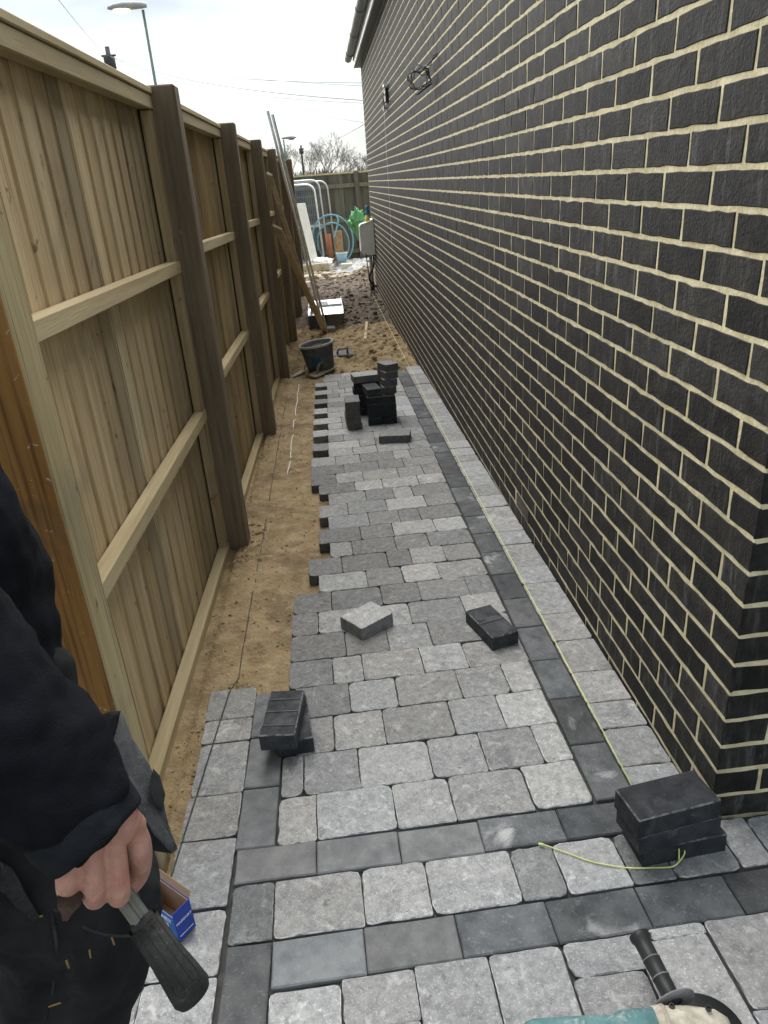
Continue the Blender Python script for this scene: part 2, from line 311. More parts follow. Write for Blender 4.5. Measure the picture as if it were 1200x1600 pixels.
def slab_mesh(name, lx, ly, h, rr, jit, ch, mat, seed, per=3):
    kind_ = name == 'paver'
    r_ = random.Random(seed); o = outline(lx, ly, rr, jit, r_, per); n = len(o); vs = []
    for p_ in o: q_ = Vector((p_.x-math.copysign(min(ch, abs(p_.x)), p_.x), p_.y-math.copysign(min(ch, abs(p_.y)), p_.y))); vs.append((q_.x, q_.y, r_.gauss(0, .0005) if kind_ else 0))
    for p_ in o: vs.append((p_.x, p_.y, -ch*r_.uniform(.7, 1.4)))
    for p_ in o: vs.append((p_.x*1.004, p_.y*1.004, -h))
    vs.append((0, 0, .0008 if kind_ else 0)); fs = []
    for i in range(n):
        j = (i+1) % n; fs.append((3*n, i, j)); fs.append((n+i, n+j, j, i)); fs.append((2*n+i, 2*n+j, n+j, n+i))
    fs.append(tuple(range(3*n-1, 2*n-1, -1)))
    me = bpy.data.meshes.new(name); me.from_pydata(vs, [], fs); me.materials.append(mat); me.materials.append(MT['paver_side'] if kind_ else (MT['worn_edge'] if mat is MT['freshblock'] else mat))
    me.materials.append(MT['worn_arris'])
    for q_i, p_ in enumerate(me.polygons):
        p_.use_smooth = False
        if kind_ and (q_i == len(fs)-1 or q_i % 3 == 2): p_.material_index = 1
        if kind_ and q_i % 3 == 1 and q_i < len(fs)-1: p_.material_index = 2
        if not kind_ and q_i % 3 == 1 and q_i < len(fs)-1: p_.material_index = 1
    me.update(); return me
CACHE = {}
def slab(kind, lx, ly, h=.05):
    big = max(lx, ly); key = (kind, round(lx, 2), round(ly, 2), h); nvar = 9 if kind == 'paver' else 3
    L_ = CACHE.setdefault(key, [])
    if len(L_) < nvar:
        sd_ = hash((len(CACHE), len(L_))) & 0xffff
        if kind == 'paver': me = slab_mesh('paver', lx, ly, h, .0105, .0009, .0022, MT['paver'], sd_)
        else: me = slab_mesh('block', lx, ly, h, .003, .0004, .0030, MT[kind], sd_, 2)
        L_.append(me); return me
    return rnd.choice(L_)
pave = MB(); pave.add([(-2.3, -1.6, gp(-1.6)-.056), (3., -1.6, gp(-1.6)-.056), (3., -.002, gp(0)-.056), (-.002, -.002, gp(0)-.056), (-2.3, -.002, gp(0)-.056), (-1.28, -.002, gp(0)-.0555), (-1.28, .72, gp(.72)-.0555), (-.002, .72, gp(.72)-.0555)],
                      [(0, 1, 2, 3, 4), (5, 3, 7, 6)])
pave.f[1] = (5, 3, 7, 6)
pave.add([(-.88, .0, gp(0)-.012), (-.003, .0, gp(0)-.012), (-.003, 5.3, gp(5.3)-.012), (-.88, 5.3, gp(5.3)-.012)], [(0, 1, 2, 3)])
pave.add([(-1.03, .0, gp(0)-.0125), (-.88, .0, gp(0)-.0125), (-.88, 1.15, gp(1.15)-.0125), (-1.03, 1.15, gp(1.15)-.0125)], [(0, 1, 2, 3)])
pave.add([(-1.27, .0, gp(0)-.013), (-1.03, .0, gp(0)-.013), (-1.03, .66, gp(.66)-.013), (-1.27, .66, gp(.66)-.013)], [(0, 1, 2, 3)])
pave.add([(-2.1, -.80, gp(-.8)-.012), (1.2, -.80, gp(-.8)-.012), (1.2, -.002, gp(0)-.012), (-2.1, -.002, gp(0)-.012)], [(0, 1, 2, 3)])
PAVE = tag(pave.build('pavement', MT['bedding'], org=(0, 0, 0)), kind='structure')
SL = math.atan(-.035)
def put(kind, x0, x1, y0, y1, tone=None, gap=.0018, name=None, dz=0., yaw=0.):
    lx, ly = x1-x0-gap, y1-y0-gap; swap = False
    me = slab(kind, round(lx, 2), round(ly, 2)); cx, cy = (x0+x1)/2, (y0+y1)/2
    o = bpy.data.objects.new(name or ('paver' if kind == 'paver' else 'block_paver'), me); COL.objects.link(o); o.parent = PAVE
    o.location = (cx, cy, gp(cy)+dz+rnd.gauss(0, .0012)); flip = math.pi*rnd.randrange(2)
    o.rotation_euler = (SL+rnd.gauss(0, .004), rnd.gauss(0, .004), yaw+flip+rnd.gauss(0, .006)); 
    if flip: o.rotation_euler.x = -o.rotation_euler.x
    o.scale = (lx/round(lx, 2), ly/round(ly, 2), 1)
    t = tone if tone is not None else rnd.choice((.72, .8, .9, 1., 1.12, 1.25))*rnd.uniform(.95, 1.05)
    wv = rnd.uniform(-.02, .02); o.color = (t*(1+wv), t, t*(1-wv), 1); return o
# rows of the path as laid: near edge, and the x of every joint from the left to the dark strip; tones read off the photograph
ROWS = [
 (.087, (-1.041, -.943, -.746, -.598, -.400, -.252), (1.15, 1.2, 1.15, .95, 1.3)),
 (.240, (-1.040, -.980, -.829, -.633, -.485, -.332, -.252), (.95, .85, 1.2, 1.0, .9, 1.2)),
 (.396, (-1.008, -.895, -.748, -.547, -.399, -.252), (.85, 1.05, .82, 1.0, 1.35)),
 (.555, (-1.014, -.844, -.696, -.498, -.347, -.252), (.68, 1.05, .9, .95, 1.2)),
 (.710, (-1.040, -.895, -.795, -.597, -.450, -.248), (.68, 1.0, 1.0, 1.2, .95)),
 (.862, (-1.041, -.848, -.699, -.548, -.345, -.250), (.62, .7, .95, .72, 1.0)),
 (1.022, (-1.043, -.944, -.765, -.601, -.398, -.252), (.68, 1.05, 1.1, .78, 1.15)),
 (1.180, (-1.042, -.893, -.697, -.547, -.354, -.252), (.62, .62, .65, .78, .72)),
 (1.336, (-.944, -.746, -.598, -.448, -.252), (1.05, .75, 1.2, .95)),
 (1.487, (-.990, -.845, -.648, -.545, -.399, -.252), (.65, .6, .62, 1.0, .8)),
 (1.645, (-.895, -.795, -.599, -.448, -.252), (.85, .62, .7, .7)),
 (1.797, (-.947, -.750, -.596, -.398, -.252), (.6, .65, 1.1, 1.2)),
 (1.950, (-.900, -.701, -.551, -.450, -.252), (.85, .75, .65, .68)),
 (2.110, (-.948, -.799, -.601, -.399, -.252), (.9, .8, 1.15, .8)),
 (2.268, (-.897, -.699, -.550, -.449, -.250), (.85, .7, 1.0, .7)),
 (2.430, (-.949, -.750, -.598, -.399, -.250), (.6, 1.15, 1.05, 1.15)),
 (2.582, (-.994, -.851, -.698, -.495, -.352, -.248), (.62, 1.0, .95, .85, .8)),
 (2.746, (-.996, -.802, -.597, -.448, -.246), (.65, .68, .7, .8)),
 (2.909, (-.998, -.849, -.698, -.492, -.389, -.244), (1.0, .95, .7, 1.05, .75)),
]
Y = 3.075; k = 0
while Y < 5.5:
    left = -.995 if k % 2 else -.89
    if Y > 5.2: left = -.93+.1*(Y-5.2)
    xs = [left]
    while True:
        s_ = rnd.choice((.1, .15, .15, .2, .2)); nx = xs[-1]+s_+.004
        if nx > -.245-.08: break
        xs.append(nx)
    xs.append(-.246); ROWS.append((Y, tuple(xs), None)); Y += .1555; k += 1
for i, (y0, xs, tn) in enumerate(ROWS):
    y1 = ROWS[i+1][0] if i+1 < len(ROWS) else y0+.1555
    for j in range(len(xs)-1): sl_ = ((xs[j]+xs[j+1])/2+.25)*.028; put('paver', xs[j], xs[j+1], y0+sl_, y1+sl_, tn[j] if tn else None, yaw=.027)
YR = [.092, .194, .346, .463, .617, .80, .98, 1.216, 1.367, 1.58, 1.72, 1.803, 2.025, 2.176]
while YR[-1] < 5.6: YR.append(YR[-1]+rnd.choice((.1, .15, .15, .2))+.004)
for a, b_ in zip(YR, YR[1:]): put('paver', -.143, -.003, a, b_, rnd.uniform(.85, 1.2))
y = .091; k = 0
while y < 5.4: put('charcoal', -.245, -.145, y, y+.2042, rnd.uniform(.8, 1.5), name='block_paver'); y += .2042; k += 1
# front header course of blocks, soldier rows and the second header course
for x0, x1, t in ((-1.134, -.943, .88), (-.943, -.746, .9), (-.746, -.549, .95)): put('plain', x0, x1, -.031+.008*(x0+1.1), .067+.006*(x0+1.1), t, yaw=.012)
for x0, x1, t in ((-.549, -.351, 1.6), (-.351, -.15, .9), (-.15, -.004, .9)): put('charcoal', x0, x1, -.018+.014*(x0+.55), .078+.02*(x0+.55), t, yaw=.017)
for x0, x1, t, kd in ((-1.132, -1.036, .58, 'paver'), (-1.036, -.839, 1.05, 'paver'), (-.839, -.692, 1.25, 'paver'), (-.692, -.494, 1.2, 'paver'), (-.494, -.393, .75, 'paver'), (-.393, -.248, 1.15, 'paver'), (-.248, -.15, .5, 'paver'), (-.15, -.0, .72, 'paver'), (.0, .075, .85, 'paver'), (.078, .225, .8, 'paver'), (.225, .42, .9, 'paver')):
    put(kd, x0, x1, -.182+.031*(max(-1.03, x0+.07)+1.03), -.0345+.02*(x0+1.1), t, yaw=.024)
put('charcoal', -1.13, -1.035, -.39, -.185, 1.15)
for x0, x1, t, kd in ((-1.033, -.841, 1.0, 'plain'), (-.841, -.646, .8, 'plain'), (-.646, -.449, 1.5, 'charcoal'), (-.449, -.249, .95, 'charcoal'), (-.249, -.0505, 1.1, 'charcoal'), (-.0505, .15, .7, 'charcoal'), (.15, .35, .9, 'charcoal')):
    put(kd, x0, x1, -.2885+.034*(x0+.1+1.03), -.1855+.031*(x0+.1+1.03), t, yaw=.030)
for x0, x1, y0, y1, t in ((-1.033, -.891, -.5, -.297, 1.3), (-.891, -.744, -.385, -.286, 1.05), (-.891, -.744, -.5, -.387, 1.1), (-.744, -.595, -.5, -.28, 1.05), (-.595, -.447, -.5, -.277, 1.1), (-.445, -.264, -.342, -.27, 1.0), (-.445, -.30, -.5, -.344, .95),
                          (-.262, -.146, -.285, -.262, 1.2), (-.298, -.146, -.5, -.287, 1.15), (-.143, .005, -.44, -.258, .9), (-.143, .005, -.5, -.443, 1.), (.005, .2, -.5, -.258, .8), (.2, .36, -.5, -.255, .85)):
    put('paver', x0, x1, y0, y1+.004, t, yaw=.026 if y1 > -.3 and x0 > -1.03 else .015)
# left border: the stretchers of blocks and the outer column
for y0, y1, t, kd in ((.472, .681, 1.8, 'charcoal'), (.27, .470, .85, 'plain'), (.067, .268, .8, 'plain')): put(kd, -1.141, -1.044, y0, y1, t)
for x0, y0, y1, t in ((-1.29, .572, .725, .85), (-1.286, .466, .57, 1.05), (-1.282, .258, .464, .95), (-1.284, .109, .256, .9), (-1.286, -.086, .107, .95), (-1.29, -.244, -.09, 1.1), (-1.29, -.5, -.246, 1.2)):
    put('paver', x0, -1.140, y0, y1, t)
y = -.50
while y < -.06:
    x = -1.29
    while x > -2.1: s_ = rnd.choice((.15, .2)); put('paver', x-s_, x, y, y+.16, 1.15); x -= s_
    y += .163
put('charcoal', -1.13, -1.035, -.5, -.393, 1.)
for y in (-.657, -.813):
    x = -2.1
    while x < 1.2: s_ = rnd.choice((.15, .2, .2)); put('paver', x, x+s_, y, y+.152, 1.05); x += s_
x = .42
while x < 1.2: put('paver', x, x+.2, -.14, -.003, 1.); put('charcoal', x-.07, x+.13, -.245, -.145, 1.); put('paver', x-.06, x+.14, -.5, -.25, .95); x += .2

# ------------------------------------------------------------------ house
HL, HT = 11.62, 2.93
HOUSE = thing('house', (0, 0, 0), 'long house wall of near-black bricks with cream mortar joints, right of the path', 'house')
m = MB(); m.box((.0024, .0024, -.9), (5.2, HL, HT)); m.build('mortar', MT['mortar'], HOUSE)
def brick_mesh(L_, seed):
    r_ = random.Random(seed); h = .065; rings = []
    nx_ = max(2, int(round(L_/.036))); o = []
    for i in range(nx_): o.append((L_*i/nx_, 0))
    for i in range(2): o.append((L_, h*i/2))
    for i in range(nx_): o.append((L_-L_*i/nx_, h))
    for i in range(2): o.append((0, h-h*i/2))
    j = [(y_*(1-.001/L_)+.0005+r_.gauss(0, .0011), .001+z_*(.0635/.065)+r_.gauss(0, .0012)) for y_, z_ in o]; n = len(o); cy, cz = L_/2, h/2; vs = []
    for y_, z_ in j:
        vs.append((r_.gauss(.0004, .0003), cy+(y_-cy)*(1-.003/L_*1.6), cz+(z_-cz)*(1-.0028/h*1.2)))
    for y_, z_ in j: vs.append((.0018, y_, z_))
    for y_, z_ in j: vs.append((.006, y_, z_))
    vs.append((0, cy, cz)); fs = []
    for i in range(n):
        q_ = (i+1) % n; fs += [(3*n, q_, i), (i, q_, n+q_, n+i), (n+i, n+q_, 2*n+q_, 2*n+i)]
    return vs, fs
BR = {L_: [brick_mesh(L_, int(L_*1000)+i) for i in range(7)] for L_ in (.215, .1025)}
BME = {}
def bme(L_, i, mirror):
    if (L_, i, mirror) not in BME:
        vs, fs = BR[L_][i]; me = bpy.data.meshes.new('brick')
        if mirror: vs = [(y_, x_, z_) for x_, y_, z_ in vs]; fs = [tuple(reversed(f_)) for f_ in fs]
        me.from_pydata(vs, [], fs); me.materials.append(MT['brick']); me.update(); BME[(L_, i, mirror)] = me
    return BME[(L_, i, mirror)]
cp = co.matrix_world.translation; cinv = co.matrix_world.inverted()
bl = []
for kk in range(-8, 39):
    z = kk*.075+.005; odd = kk % 2
    y = .0
    while y < HL-.05:
        L_ = .1025 if (odd and y == 0) else .215
        if y+L_ > HL: L_ = .1025
        if y+L_ > HL+.001: break
        vent = kk == -1 and 1.65 < y+L_/2 < 1.9
        if not vent: bl.append((0, y, z, L_))
        y += L_+.01
    x = .0
    while x < 3.2:
        L_ = .1025 if (not odd and x == 0) else .215
        bl.append((1, x, z, L_)); x += L_+.01
def bscore(b_):
    c = Vector((0, b_[1]+b_[3]/2, b_[2]+.03)) if b_[0] == 0 else Vector((b_[1]+b_[3]/2, 0, b_[2]+.03))
    l_ = cinv @ c
    if l_.z > -.05: return -1
    px, py = l_.x/-l_.z, l_.y/-l_.z
    if abs(px) > .535 or abs(py) > .71: return -1
    if c.z < gp(max(0, c.y)): return -1
    return abs((cp-c).normalized().x if b_[0] == 0 else (cp-c).normalized().y)*b_[3]/(cp-c).length_squared
sc_ = sorted(((bscore(b_), i) for i, b_ in enumerate(bl)), reverse=True)
near = {i for s_, i in sc_[:296]}
rest = MB()
for i, (face, a, z, L_) in enumerate(bl):
    vi = rnd.randrange(7); t = rnd.choice((.55, .7, .85, 1., 1.1, 1.3, 1.7))
    if i in near:
        o = bpy.data.objects.new('brick', bme(L_, vi, face)); COL.objects.link(o); o.parent = HOUSE
        o.location = (rnd.gauss(0, .0005), a, z) if face == 0 else (a, rnd.gauss(0, .0005), z)
        o.color = (t, t, t*.98, 1)
    else:
        vs, fs = BR[L_][vi]
        if face: rest.add([(y_+a, x_, z_+z) for x_, y_, z_ in vs], [tuple(reversed(f_)) for f_ in fs])
        else: rest.add([(x_, y_+a, z_+z) for x_, y_, z_ in vs], fs)
o = rest.build('brickwork', MT['brick'], HOUSE); o['kind'] = 'stuff'
m = MB(); m.box((-.0005, 7.90, .62), (.004, 7.912, 2.2)); m.build('movement_joint', MT['fascia'], HOUSE)
# air brick low in the wall: a grid of holes
m = MB(); m.box((-.002, 1.66, -.068), (.012, 1.875, -.005)); m.build('air_brick', MT['blackp'], HOUSE)
m = MB()
for i in range(10):
    for j in range(3):
        m.box((-.0035, 1.668+i*.0205, -.064+j*.019), (-.0022, 1.680+i*.0205, -.0535+j*.019))
m.build('vent_grid', MT['stone'], HOUSE)
# eaves: soffit, fascia, gutter on brackets, roof slope of tiles
m = MB(); m.box((-.09, -.12, HT+.002), (.02, HL+.1, HT+.014)); m.build('soffit', MT['gutter'], HOUSE)
m = MB(); m.box((-.107, -.12, HT), (-.0915, HL+.1, HT+.17)); m.build('fascia', MT['fascia'], HOUSE)
m = MB(); prof = [(-.107+.0-.006-.058+.056*math.cos(t), HT+.135+.056*math.sin(t)) for t in [math.pi+math.pi*i/10 for i in range(11)]]
inn = [(x_*1.0+(-.171-x_)*.06, z_+.0035) for x_, z_ in prof]
vs = []; fs = []
pl_ = prof+inn[::-1]; n = len(pl_)
for y_ in (-.15, HL+.12):
    for x_, z_ in pl_: vs.append((x_, y_, z_))
for i in range(n): fs.append((i, (i+1) % n, n+(i+1) % n, n+i))
m.add(vs, fs); m.prism([(0, 0)]*0+[(x_, z_) for x_, z_ in prof], -.0, .004, Matrix(((1, 0, 0, 0), (0, 0, 1, HL+.12), (0, 1, 0, 0), (0, 0, 0, 1))))
m.build('gutter', MT['gutter'], HOUSE)
for i in range(8):
    m = MB(); y_ = .6+i*1.5; m.tube([(x_-.171*.0, y_, z_-.002) for x_, z_ in prof], .005, 5); m.build('gutter_bracket', MT['gutter'], HOUSE)
rf = MB(); th = R(30)
for i in range(7):
    a = i*.26; rf.box((a, -.15, .0+.0), (a+.30, HL+.12, .022), Matrix.Translation((-.15, 0, HT+.15)) @ Matrix.Rotation(-th, 4, 'Y') @ Matrix.Rotation(R(3), 4, 'Y'))
rf.box((-.0, -.1, -.09), (3.1, HL+.08, -.03), Matrix.Translation((-.10, 0, HT+.2)) @ Matrix.Rotation(-th, 4, 'Y'))
rf.build('roof', MT['slate'], HOUSE)

# ------------------------------------------------------------------ left fence
def fx(y): return -1.308+.0108*y            # alley face of the posts
FENCE = thing('closeboard_fence', (-1.33, 5.5, -.3), 'tall closeboard timber fence with thick posts and rails along the left of the path', 'fence')
PY = [.03+1.9*i for i in range(7)]
for i, y_ in enumerate(PY):
    m = MB(); x_ = fx(y_); top = 1.745; m.box((x_-.15, y_, gp(y_)-.3), (x_, y_+.1, top), ch=.005)
    t = rnd.uniform(.85, 1.2); o = m.build('post', MT['wood'] if i == 0 else MT['postwood'], FENCE, color=(t, t, t))
    if i == 0:
        o.color = (.95, 1.0, .95, 1); m = MB(); m.box((x_-.149, y_-.006, gp(0)-.2), (x_-.002, y_-.001, top-.01)); tag(m.build('stained_face', MT['brownwood'], FENCE), 'orange-brown stained end face of the nearest post')
    m = MB()
    for dz in (rnd.uniform(.2, .5), rnd.uniform(1.0, 1.4)): m.lathe([(.010, 0), (.010, .001), (.004, .0025)], 8, T(x_-.07, y_-.0002, dz+rnd.uniform(-.05, .05), 0, R(90)))
    m.build('bolt', MT['stone'], FENCE)
RZ = (1.665, 1.118, .50, None)
for b_ in range(6):
    y0, y1 = PY[b_]+.1, PY[b_+1]; ya, yb = y0+.002, y1-.002; shade = (1., .62, .5, .42, .38, .36)[b_]
    xr0, xr1 = fx(ya)-.088, fx(yb)-.088
    def slant(xa, xb, z0, z1, dx, sl, ch=.003):
        m_ = MB(); d_ = yb-ya
        Mx = Matrix.Translation((xa, ya, z0)) @ Matrix(((1, (xb-xa)/d_, 0, 0), (0, 1, 0, 0), (0, sl/d_, 1, 0), (0, 0, 0, 1)))
        return m_.box((-dx, 0, 0), (0, d_, z1-z0), Mx, ch)
    for j, z_ in enumerate(RZ):
        zz = z_ if z_ is not None else gp(y0)-.075
        sl = -.0 if j == 0 else (-.035 if j < 3 else -.05)
        t = rnd.uniform(.9, 1.15)*(.8 if j == 0 else 1.); m = slant(xr0, xr1, zz, zz+.048, .046, sl)
        m.build('rail', MT['railwood'], FENCE, color=(t, t, t))
    # feather-edge boards fixed to the far side of the rails; each laps the next
    nb = 16 if b_ == 0 else 19; wd = (yb-ya)/nb; bz = gp(y0)-.16
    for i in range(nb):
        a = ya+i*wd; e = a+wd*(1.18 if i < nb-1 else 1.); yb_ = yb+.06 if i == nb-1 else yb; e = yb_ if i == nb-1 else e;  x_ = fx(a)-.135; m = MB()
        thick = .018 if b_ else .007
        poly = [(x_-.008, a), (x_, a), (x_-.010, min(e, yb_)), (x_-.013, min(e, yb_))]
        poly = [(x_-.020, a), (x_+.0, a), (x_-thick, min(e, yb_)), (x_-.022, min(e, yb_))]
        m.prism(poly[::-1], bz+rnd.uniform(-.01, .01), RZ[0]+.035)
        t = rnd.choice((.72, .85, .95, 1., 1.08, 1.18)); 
        if b_ == 0 and i >= nb-4: t *= .66  # last boards of the first bay: shadow painted in as a darker tone
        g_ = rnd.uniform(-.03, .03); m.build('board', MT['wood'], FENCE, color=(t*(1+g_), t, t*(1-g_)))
    for q_ in (0, 1):
        yy = ya if q_ == 0 else yb-.05; m = MB(); x_ = fx(yy)-.0895
        m.box((x_-.042, yy, bz), (x_-.002, yy+.05, RZ[0]-.003), ch=.003); t = .85 if q_ else .95
        m.build('stile', MT['wood'], FENCE, color=(t, t, t))
    m = MB(); d_ = yb-ya; Mx = Matrix.Translation((xr0, ya, RZ[0]+.05)) @ Matrix(((1, (xr1-xr0)/d_, 0, 0), (0, 1, 0, 0), (0, 0, 1, 0), (0, 0, 0, 1)))
    m.box((-.075, 0, 0), (.006, d_, .022), Mx, .003); m.build('capping', MT['railwood'], FENCE, color=(.9, .92, .9))

# ------------------------------------------------------------------ loose blocks
def loose(kind, x, y, lift, rot, lab, lx=.2, ly=.1, h=.05, tone=1., group=None, tilt=0., ribs=False, ridges=()):
    me = slab(kind, lx, ly, h); o = bpy.data.objects.new('paving_block' if kind != 'paver' else 'tumbled_paver', me); COL.objects.link(o)
    o.location = (x, y, gp(y)+lift+h+.001); o.rotation_euler = Matrix.Rotation(SL, 4, 'X').to_euler()
    o.rotation_euler = (Matrix.Rotation(SL, 3, 'X') @ Matrix.Rotation(R(rot), 3, 'Z') @ Matrix.Rotation(tilt, 3, 'X')).to_euler()
    o.color = (tone, tone, tone, 1); tag(o, lab, 'paving block', group)
    if ribs:
        m = MB()
        for sx in (-.045, .045): m.box((sx*lx/.2-.0012, -ly/2-.0010, -h+.002), (sx*lx/.2+.0012, -ly/2+.001, -.005)); m.box((sx*lx/.2-.0012, ly/2-.001, -h+.002), (sx*lx/.2+.0012, ly/2+.0010, -.005))
        c = bpy.data.objects.new('spacer_nib', m.mesh('spacer_nib', MT[kind])); COL.objects.link(c); c.parent = o
    if ridges:
        for sx in ridges:
            m = MB(); m.box((sx-.003, -ly/2+.004, .0005), (sx+.003, ly/2-.004, .0022), ch=.0006); c = bpy.data.objects.new('dusty_ridge', m.mesh('dusty_ridge', MT['plain'])); COL.objects.link(c); c.parent = o; c.color = (.42, .43, .44, 1)
    return o
G1 = 'blocks stacked by the house corner'
loose('freshblock', -.117, -.055, 0, 5, 'black paving block at the bottom of the three stacked by the house corner', group=G1)
loose('freshblock', -.136, -.057, .051, 9, 'black paving block in the middle of the three stacked by the house corner', group=G1, tone=1.2)
loose('freshblock', -.144, -.058, .102, 9.3, 'black paving block on top of the three stacked by the house corner', group=G1, tone=.95)
loose('freshblock', -.335, .8965, 0, -74, 'single charcoal block lying askew beside the dark strip of the path', tone=1.5, ridges=(.005,))
loose('paver', -.764, 1.023, 0, 37, 'pale tumbled paver lying askew and alone in the middle of the path', .15, .125, tone=1.3)
loose('freshblock', -1.011, .48, 0, 96.5, 'lower charcoal block of the pair on the left edge of the paving', tone=1.3)
loose('freshblock', -1.033, .448, .051, 84, 'upper charcoal block of the pair on the left edge of the paving', tone=1.6, ridges=(-.06, 0, .055))
G2 = 'tall block stack on the path'
for lv in range(4):
    for sd_, nm in ((0, 'left' if lv % 2 == 0 else 'front'), (1, 'right' if lv % 2 == 0 else 'rear')):
        lab = '%s black block in the %s layer of the tall stack on the path' % (nm, ('bottom', 'second', 'third', 'fourth')[lv])
        jx, jy = rnd.uniform(-.005, .005), rnd.uniform(-.005, .005)
        if lv % 2 == 0: loose('freshblock', -.547+.103*sd_+jx, 3.777+jy, .0505*lv, 88, lab, group=G2, tone=.8)
        else: loose('freshblock', -.496+jx-.008*(lv == 3), 3.727+.103*sd_+jy, .0505*lv, -2, lab, group=G2, tone=.8)
loose('freshblock', -.556, 3.80, .203, 98, 'black block lying end-on at the left of the fifth layer of the tall stack', group=G2, tone=1.1)
for i, (rt, nm) in enumerate(((-86, 'lowest'), (-80, 'second lowest'), (-72, 'second highest'), (-67, 'topmost'))):
    loose('paver', -.441+.003*i, 3.81+.006*i, .203+.0505*i, rt, 'grey tumbled paver, %s of the four crowning the tall stack' % nm, .15, .1, group=G2, tone=.62)
for i in range(5):
    loose('freshblock', -.575+rnd.uniform(-.012, .012), 4.03+rnd.uniform(-.01, .01), .0505*i, rnd.uniform(-5, 5), 'black block, number %s up in the hidden stack behind the tall one' % ('one', 'two', 'three', 'four', 'five')[i], group='rear stack of black blocks', tone=.9)
loose('paver', -.585, 4.01, .253, 6, 'broad light paver laid flat on top of the rear stack of black blocks', .2, .15, group=None, tone=.95)
for i, nm in enumerate(('lowest', 'second lowest', 'second highest', 'topmost')):
    loose('paver', -.708+rnd.uniform(-.004, .004), 3.70, .0505*i, 92+rnd.uniform(-2, 2), 'grey paver, %s of the small pillar left of the tall stack' % nm, .2, .1, group='small pillar of grey pavers', tone=.6)
loose('paver', -.452, 3.285, 0, -10, 'grey paver lying flat in front of the tall block stack', .2, .13, tone=.75)

# ------------------------------------------------------------------ things lying at the end of the path
def text_mesh(s, size, name, mat, parent, M, ext=.0006):
    cu = bpy.data.curves.new(name, 'FONT'); cu.body = s; cu.size = size; cu.extrude = ext; cu.align_x = 'CENTER'; cu.align_y = 'CENTER'
    to = bpy.data.objects.new(name, cu); COL.objects.link(to); dg = bpy.context.evaluated_depsgraph_get(); dg.update()
    me = bpy.data.meshes.new_from_object(to.evaluated_get(dg)); bpy.data.objects.remove(to)
    me.transform(M); me.materials.clear(); me.materials.append(mat)
    o = bpy.data.objects.new(name, me); COL.objects.link(o); o.parent = parent
    me.transform(Matrix.Translation(-WORLD(parent))); return o
bx_, by_ = -.935, 5.92; bz_ = sandz(bx_, by_)-.005
BK = thing('bucket', (bx_, by_, bz_), 'black rubber bucket full of grey mix, its rim crusted pale, on the sand', 'bucket')
BM = T(bx_, by_, bz_, 0, 0, R(-6.5))
m = MB(); m.lathe([(.118, .002), (.124, .0), (.135, .09), (.150, .2), (.160, .29), (.156, .292), (.145, .2), (.140, .19)], 36, BM); m.build('bucket_body', MT['bucket'], BK, True)
m = MB(); m.lathe([(.159, .275), (.172, .278), (.174, .292), (.168, .300), (.157, .297), (.155, .284)], 36, BM, cap=False); m.build('rim', MT['rim'], BK, True)
m = MB(); pr_ = [(.0001+.152*i/5, .262+.006*math.cos(i)) for i in range(6)]; m.lathe(pr_[::-1], 30, BM); m.build('mortar_mix', MT['mud'], BK, True)
m = MB(); m.tube([BM @ Vector((.168*math.cos(t), .168*math.sin(t), .287-.16*max(0, math.sin(t*1)))) for t in [math.pi*(i/14) for i in range(15)]], .004, 6); m.build('handle', MT['metal'], BK, True)
m = MB(); m.lathe([(.02, 0), (.02, .02), (.001, .021)], 10, BM @ T(.165, 0, .285, 0, 0, R(90))); m.build('handle_lug', MT['rim'], BK)
aa = R(-100); LM = BM @ Matrix.Rotation(aa, 4, 'Z') @ T(.1445, 0, .15) @ Matrix.Rotation(R(90), 4, 'Z') @ Matrix.Rotation(R(83), 4, 'X')
m = MB(); m.box((-.045, -.055, -.004), (.045, .055, .003), LM); m.build('label_patch', MT['canblue'], BK, color=(.45, .4, .4))
text_mesh('OX', .055, 'lettering', MT['freshblock'], BK, LM @ T(0, .02, .0035))
# plastering float with a D handle
FL = thing('hand_float', (-.93, 5.80, sandz(-.93, 5.8)), 'pale plastering float with an arched handle lying in front of the bucket', 'float')
FM = T(-.93, 5.80, sandz(-.93, 5.8)+.02, R(46), R(5), R(-6))
m = MB(); m.box((-.15, -.06, 0), (.15, .06, .012), FM, .003); m.build('plate', MT['rim'], FL, color=(.95, .85, .65))
m = MB(); m.tube([FM @ Vector((.065*math.cos(t), .0, .012+.085*math.sin(t))) for t in [math.pi*i/12 for i in range(13)]], .013, 8); m.build('handle', MT['rim'], FL, True, color=(.7, .62, .48))
TL = thing('pointing_tool', (-1.15, 5.92, sandz(-1.15, 5.92)), 'flat pointed trowel lying on the sand left of the bucket', 'trowel')
TM = T(-1.15, 5.92, sandz(-1.15, 5.92)+.022, R(58), 0, R(-5))
m = MB(); m.prism([(-.13, 0), (-.04, .035), (.06, .03), (.08, 0), (.06, -.03), (-.04, -.035)], 0, .004, TM); m.build('blade', MT['rim'], TL, color=(.9, .85, .7))
m = MB(); m.tube([TM @ Vector(v) for v in ((.07, 0, .004), (.10, 0, .03), (.13, 0, .035), (.21, 0, .03))], [.006, .006, .013, .012], 8); m.build('handle', MT['oldwood'], TL, True)
TL = thing('steel_trowel', (-.72, 6.5, sandz(-.72, 6.5)), 'dark steel trowel lying on the sand right of the bucket', 'trowel')
TM = T(-.72, 6.5, sandz(-.72, 6.5)+.03, R(20), R(16), R(4))
m = MB(); m.box((-.13, -.055, 0), (.13, .055, .004), TM); m.build('blade', MT['blackp'], TL)
